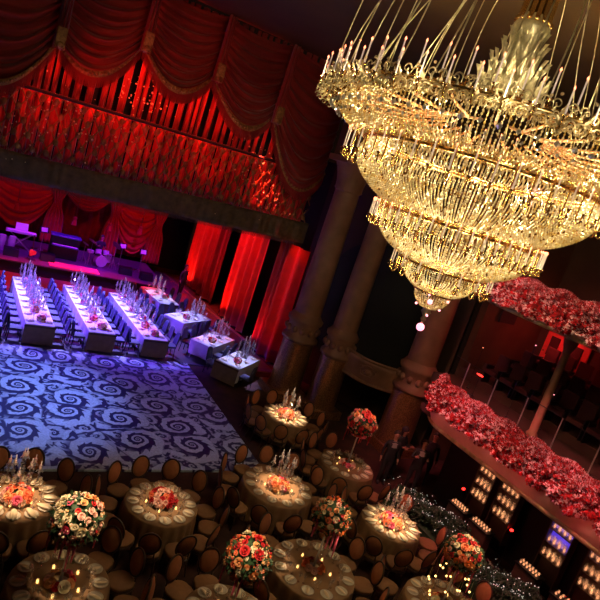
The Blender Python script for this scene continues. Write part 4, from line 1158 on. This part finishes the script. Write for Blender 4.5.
# lamps inside the baskets (real bulbs)
def lamp(name,kind,loc,energy,color,size=.05,**kw):
    l=bpy.data.lights.new(name,kind); l.energy=energy; l.color=color
    if kind in('POINT','SPOT'): l.shadow_soft_size=size
    o=bpy.data.objects.new(name,l); COL.objects.link(o); o.location=loc
    for k,v_ in kw.items(): setattr(l,k,v_)
    return o
def spot(name,loc,to,energy,color,angle,blend=.5,size=.08):
    o=lamp(name,'SPOT',loc,energy,color,size,spot_size=radians(angle),spot_blend=blend)
    o.rotation_euler=(Vector(to)-Vector(loc)).to_track_quat('-Z','Y').to_euler(); return o
LK=2.9
WARM=(1,.78,.41)
for r,z,n_,e in ((2.18,9.30,16,5),(1.72,9.08,12,4),(1.66,8.62,14,5),(1.12,8.22,10,4),(1.02,7.74,10,3),(.62,7.46,6,2.2),(.36,7.08,4,1.6),(.12,6.76,1,.8)):
    for k in range(n_):
        a=2*pi*(k+.5)/n_; lamp('chandelier_lamp','POINT',(CX+r*cos(a),CY+r*sin(a),z),e*LK*(1.0+.7*max(0,cos(a)*.95-sin(a)*.3)),WARM,.05)
for k in range(16):
    a=2*pi*k/16; lamp('crown_fill_light','POINT',(CX+3.02*cos(a),CY+3.02*sin(a),9.60),2.2*LK,(1,.8,.5),.03)  # unseen lights added to brighten the crown scrolls
    if k%2: lamp('stem_fill_light','POINT',(CX+1.2*cos(a),CY+1.2*sin(a),10.6),3.0*LK,(1,.8,.5),.03)  # unseen lights added to brighten the stem foliage
spot('added_chandelier_fill_spot',(1.2,-2.2,8.2),(CX,CY,9.2),1100,(1,.86,.62),34,.5,.15)  # added front fill that pales the crown and beads

# ------------------------------------------------------------------ stage and room light
RED=(1,.03,.015)
spot('red_valance_spot',(6.2,13.5,11.5),(5.6,21.5,9.3),130,RED,56,.9)
spot('red_rake_spot',(.5,18.6,8.0),(7.2,20.8,10.6),320,RED,62,.9)
for x in (1.7,3.7,5.7,7.7,9.2): spot('red_strip_light',(x,20.98,12.2),(x,21.5,9.6),1300*(1. if x<9 else .5),RED,75,.7)
for x in (2.2,5.0,7.8): spot('red_footlight',(x,20.0,6.6),(x,21.5,8.6),70,RED,100,.9)
for y,e in ((30.4,3200),(25.4,3600),(21.5,1800)):
    spot('red_curtain_spot',(9.6,y-.5,8.5),(12.8,y,2.0),e*.8,RED,46,.8)
    spot('red_curtain_uplight',(11.6,y+1.0,.25),(12.6,y+.3,3.0),e*.10,RED,110,.9)
spot('red_backdrop_spot',(1.5,27.5,9),(1.5,33.5,2.0),380,RED,60,.8)
spot('red_backdrop_spot',(8.8,28.0,9),(9.0,33.5,2.0),550,RED,44,.8)
spot('red_backdrop_spot',(5,27.5,9),(5,33.5,3.0),250,RED,70,.9)
for x in (1,4,7): spot('red_floor_spot',(x,27.2,7),(x,27,0),5000,(1,.02,.03),42,.5)
spot('red_rug_spot',(5.4,27.6,8),(5.4,28.75,.6),900,(1,.05,.12),16,.3)
spot('red_floor_spot',(10.8,27,8),(10.9,27.0,0),3500,(1,.05,.06),40,.6)
for x,rx in ((1.1,0),(3.0,0),(5.0,0),(6.9,0)):
    spot('blue_table_spot',(x-.6,27.5,9.5),(x,22.6,.7),15000,(.30,.26,1),30,.6)
    spot('violet_side_spot',(x-4.5,22.0,5.2),(x-.3,22.3,.5),2600,(.16,.05,1),60,.6)
for x,y in ((8.9,25.6),(9.5,23.1),(9.8,20.6),(10.1,18.7)):
    spot('white_table_spot',(x-.6,y+(3.2 if y>19 else 1.6),9.5),(x,y,.7),9000,(.42,.44,1),13,.5)
for x in (0,5,8.5): spot('violet_platform_spot',(x,26,10),(x,30,.6),5000,(.38,.01,1),40,.7)
spot('blue_dance_floor_spot',(2.0,19.0,11.8),(2.2,16.2,0),7800,(.22,.32,1),35,.95)
spot('blue_dance_floor_spot',(6.5,19.2,11.8),(6.0,16.0,0),900,(.06,.10,1),38,.95)
for x in (1.5,4.5,7.5): spot('violet_floor_spot',(x,25.5,9.5),(x,19.6,0),1500,(.16,.02,1),26,.8)
# warm pin spots over the round tables
PIN=dict(A=5000,B=2000,C=6500,D=8000,K=2200,E=7500,F=2600,G=4200,H=3000,I=3400)
for key,(x,y,Rt,desc) in TABLES.items():
    zt=.75 if key in 'ABCDE' else 1.9
    src=dict(F=(11.6,5.6,6.4),C=(7.9,12.2,12.2),I=(11.0,5.4,12.2),H=(2.9,5.7,12.2),K=(11.2,12.6,12.2)).get(key,(x-.3,y-.9,12.2))
    spot('pin_spot',src,(x+.03,y-.05,zt),PIN[key]*2.6*(.6 if key=='F' else 1),(1,.70,.40),7 if key in 'ABCDE' else (9 if key=='F' else 5.4),.75,.05)
# pinkish red light on the balcony flowers
for y in (2,5,8,10.5):
    spot('pink_balcony_spot',(8.8,y-.6,8.4),(12,y,3.5),1500,(1,.20,.23),50,.8)
    spot('red_fascia_spot',(7.6,y-.5,4.2),(12,y,2.9),230,(1,.12,.11),40,.8)
    spot('pink_balcony_spot',(8.6,y-.3,9.6),(12,y,7.0),900,(1,.20,.23),55,.8)
spot('red_mezzanine_spot',(17.0,8.0,6.0),(18.4,9.5,4.6),70,RED,120,.8)
lamp('red_mezzanine_lamp','POINT',(17.2,11.7,5.6),40,(1,.06,.05),.08)
for yc in (9.18,8.36,6.74,5.62):
    for z in (1.35,1.75,2.1): lamp('shelf_candle_light','POINT',(13.28,yc,z+.02),.4,(1,.5,.2),.05)
    if yc<7: lamp('blue_shelf_light','POINT',(13.3,yc,2.4),1.5,(.15,.08,1),.05)
lamp('amber_wall_lamp','POINT',(13.2,19.4,4.6),0.5,(1,.5,.2),.1)
wd_=bpy.data.worlds.new('dim_room'); S.world=wd_; wd_.use_nodes=True
wd_.node_tree.nodes['Background'].inputs[0].default_value=(.10,.035,.02,1); wd_.node_tree.nodes['Background'].inputs[1].default_value=.05
for m_ in bpy.data.materials:
    if m_.name in('white candle wax','candle flame'): m_.cycles.emission_sampling='NONE'
S.cycles.max_bounces=5; S.cycles.diffuse_bounces=2; S.cycles.glossy_bounces=2; S.cycles.transparent_max_bounces=12; S.cycles.sample_clamp_indirect=4
S.cycles.use_light_tree=True
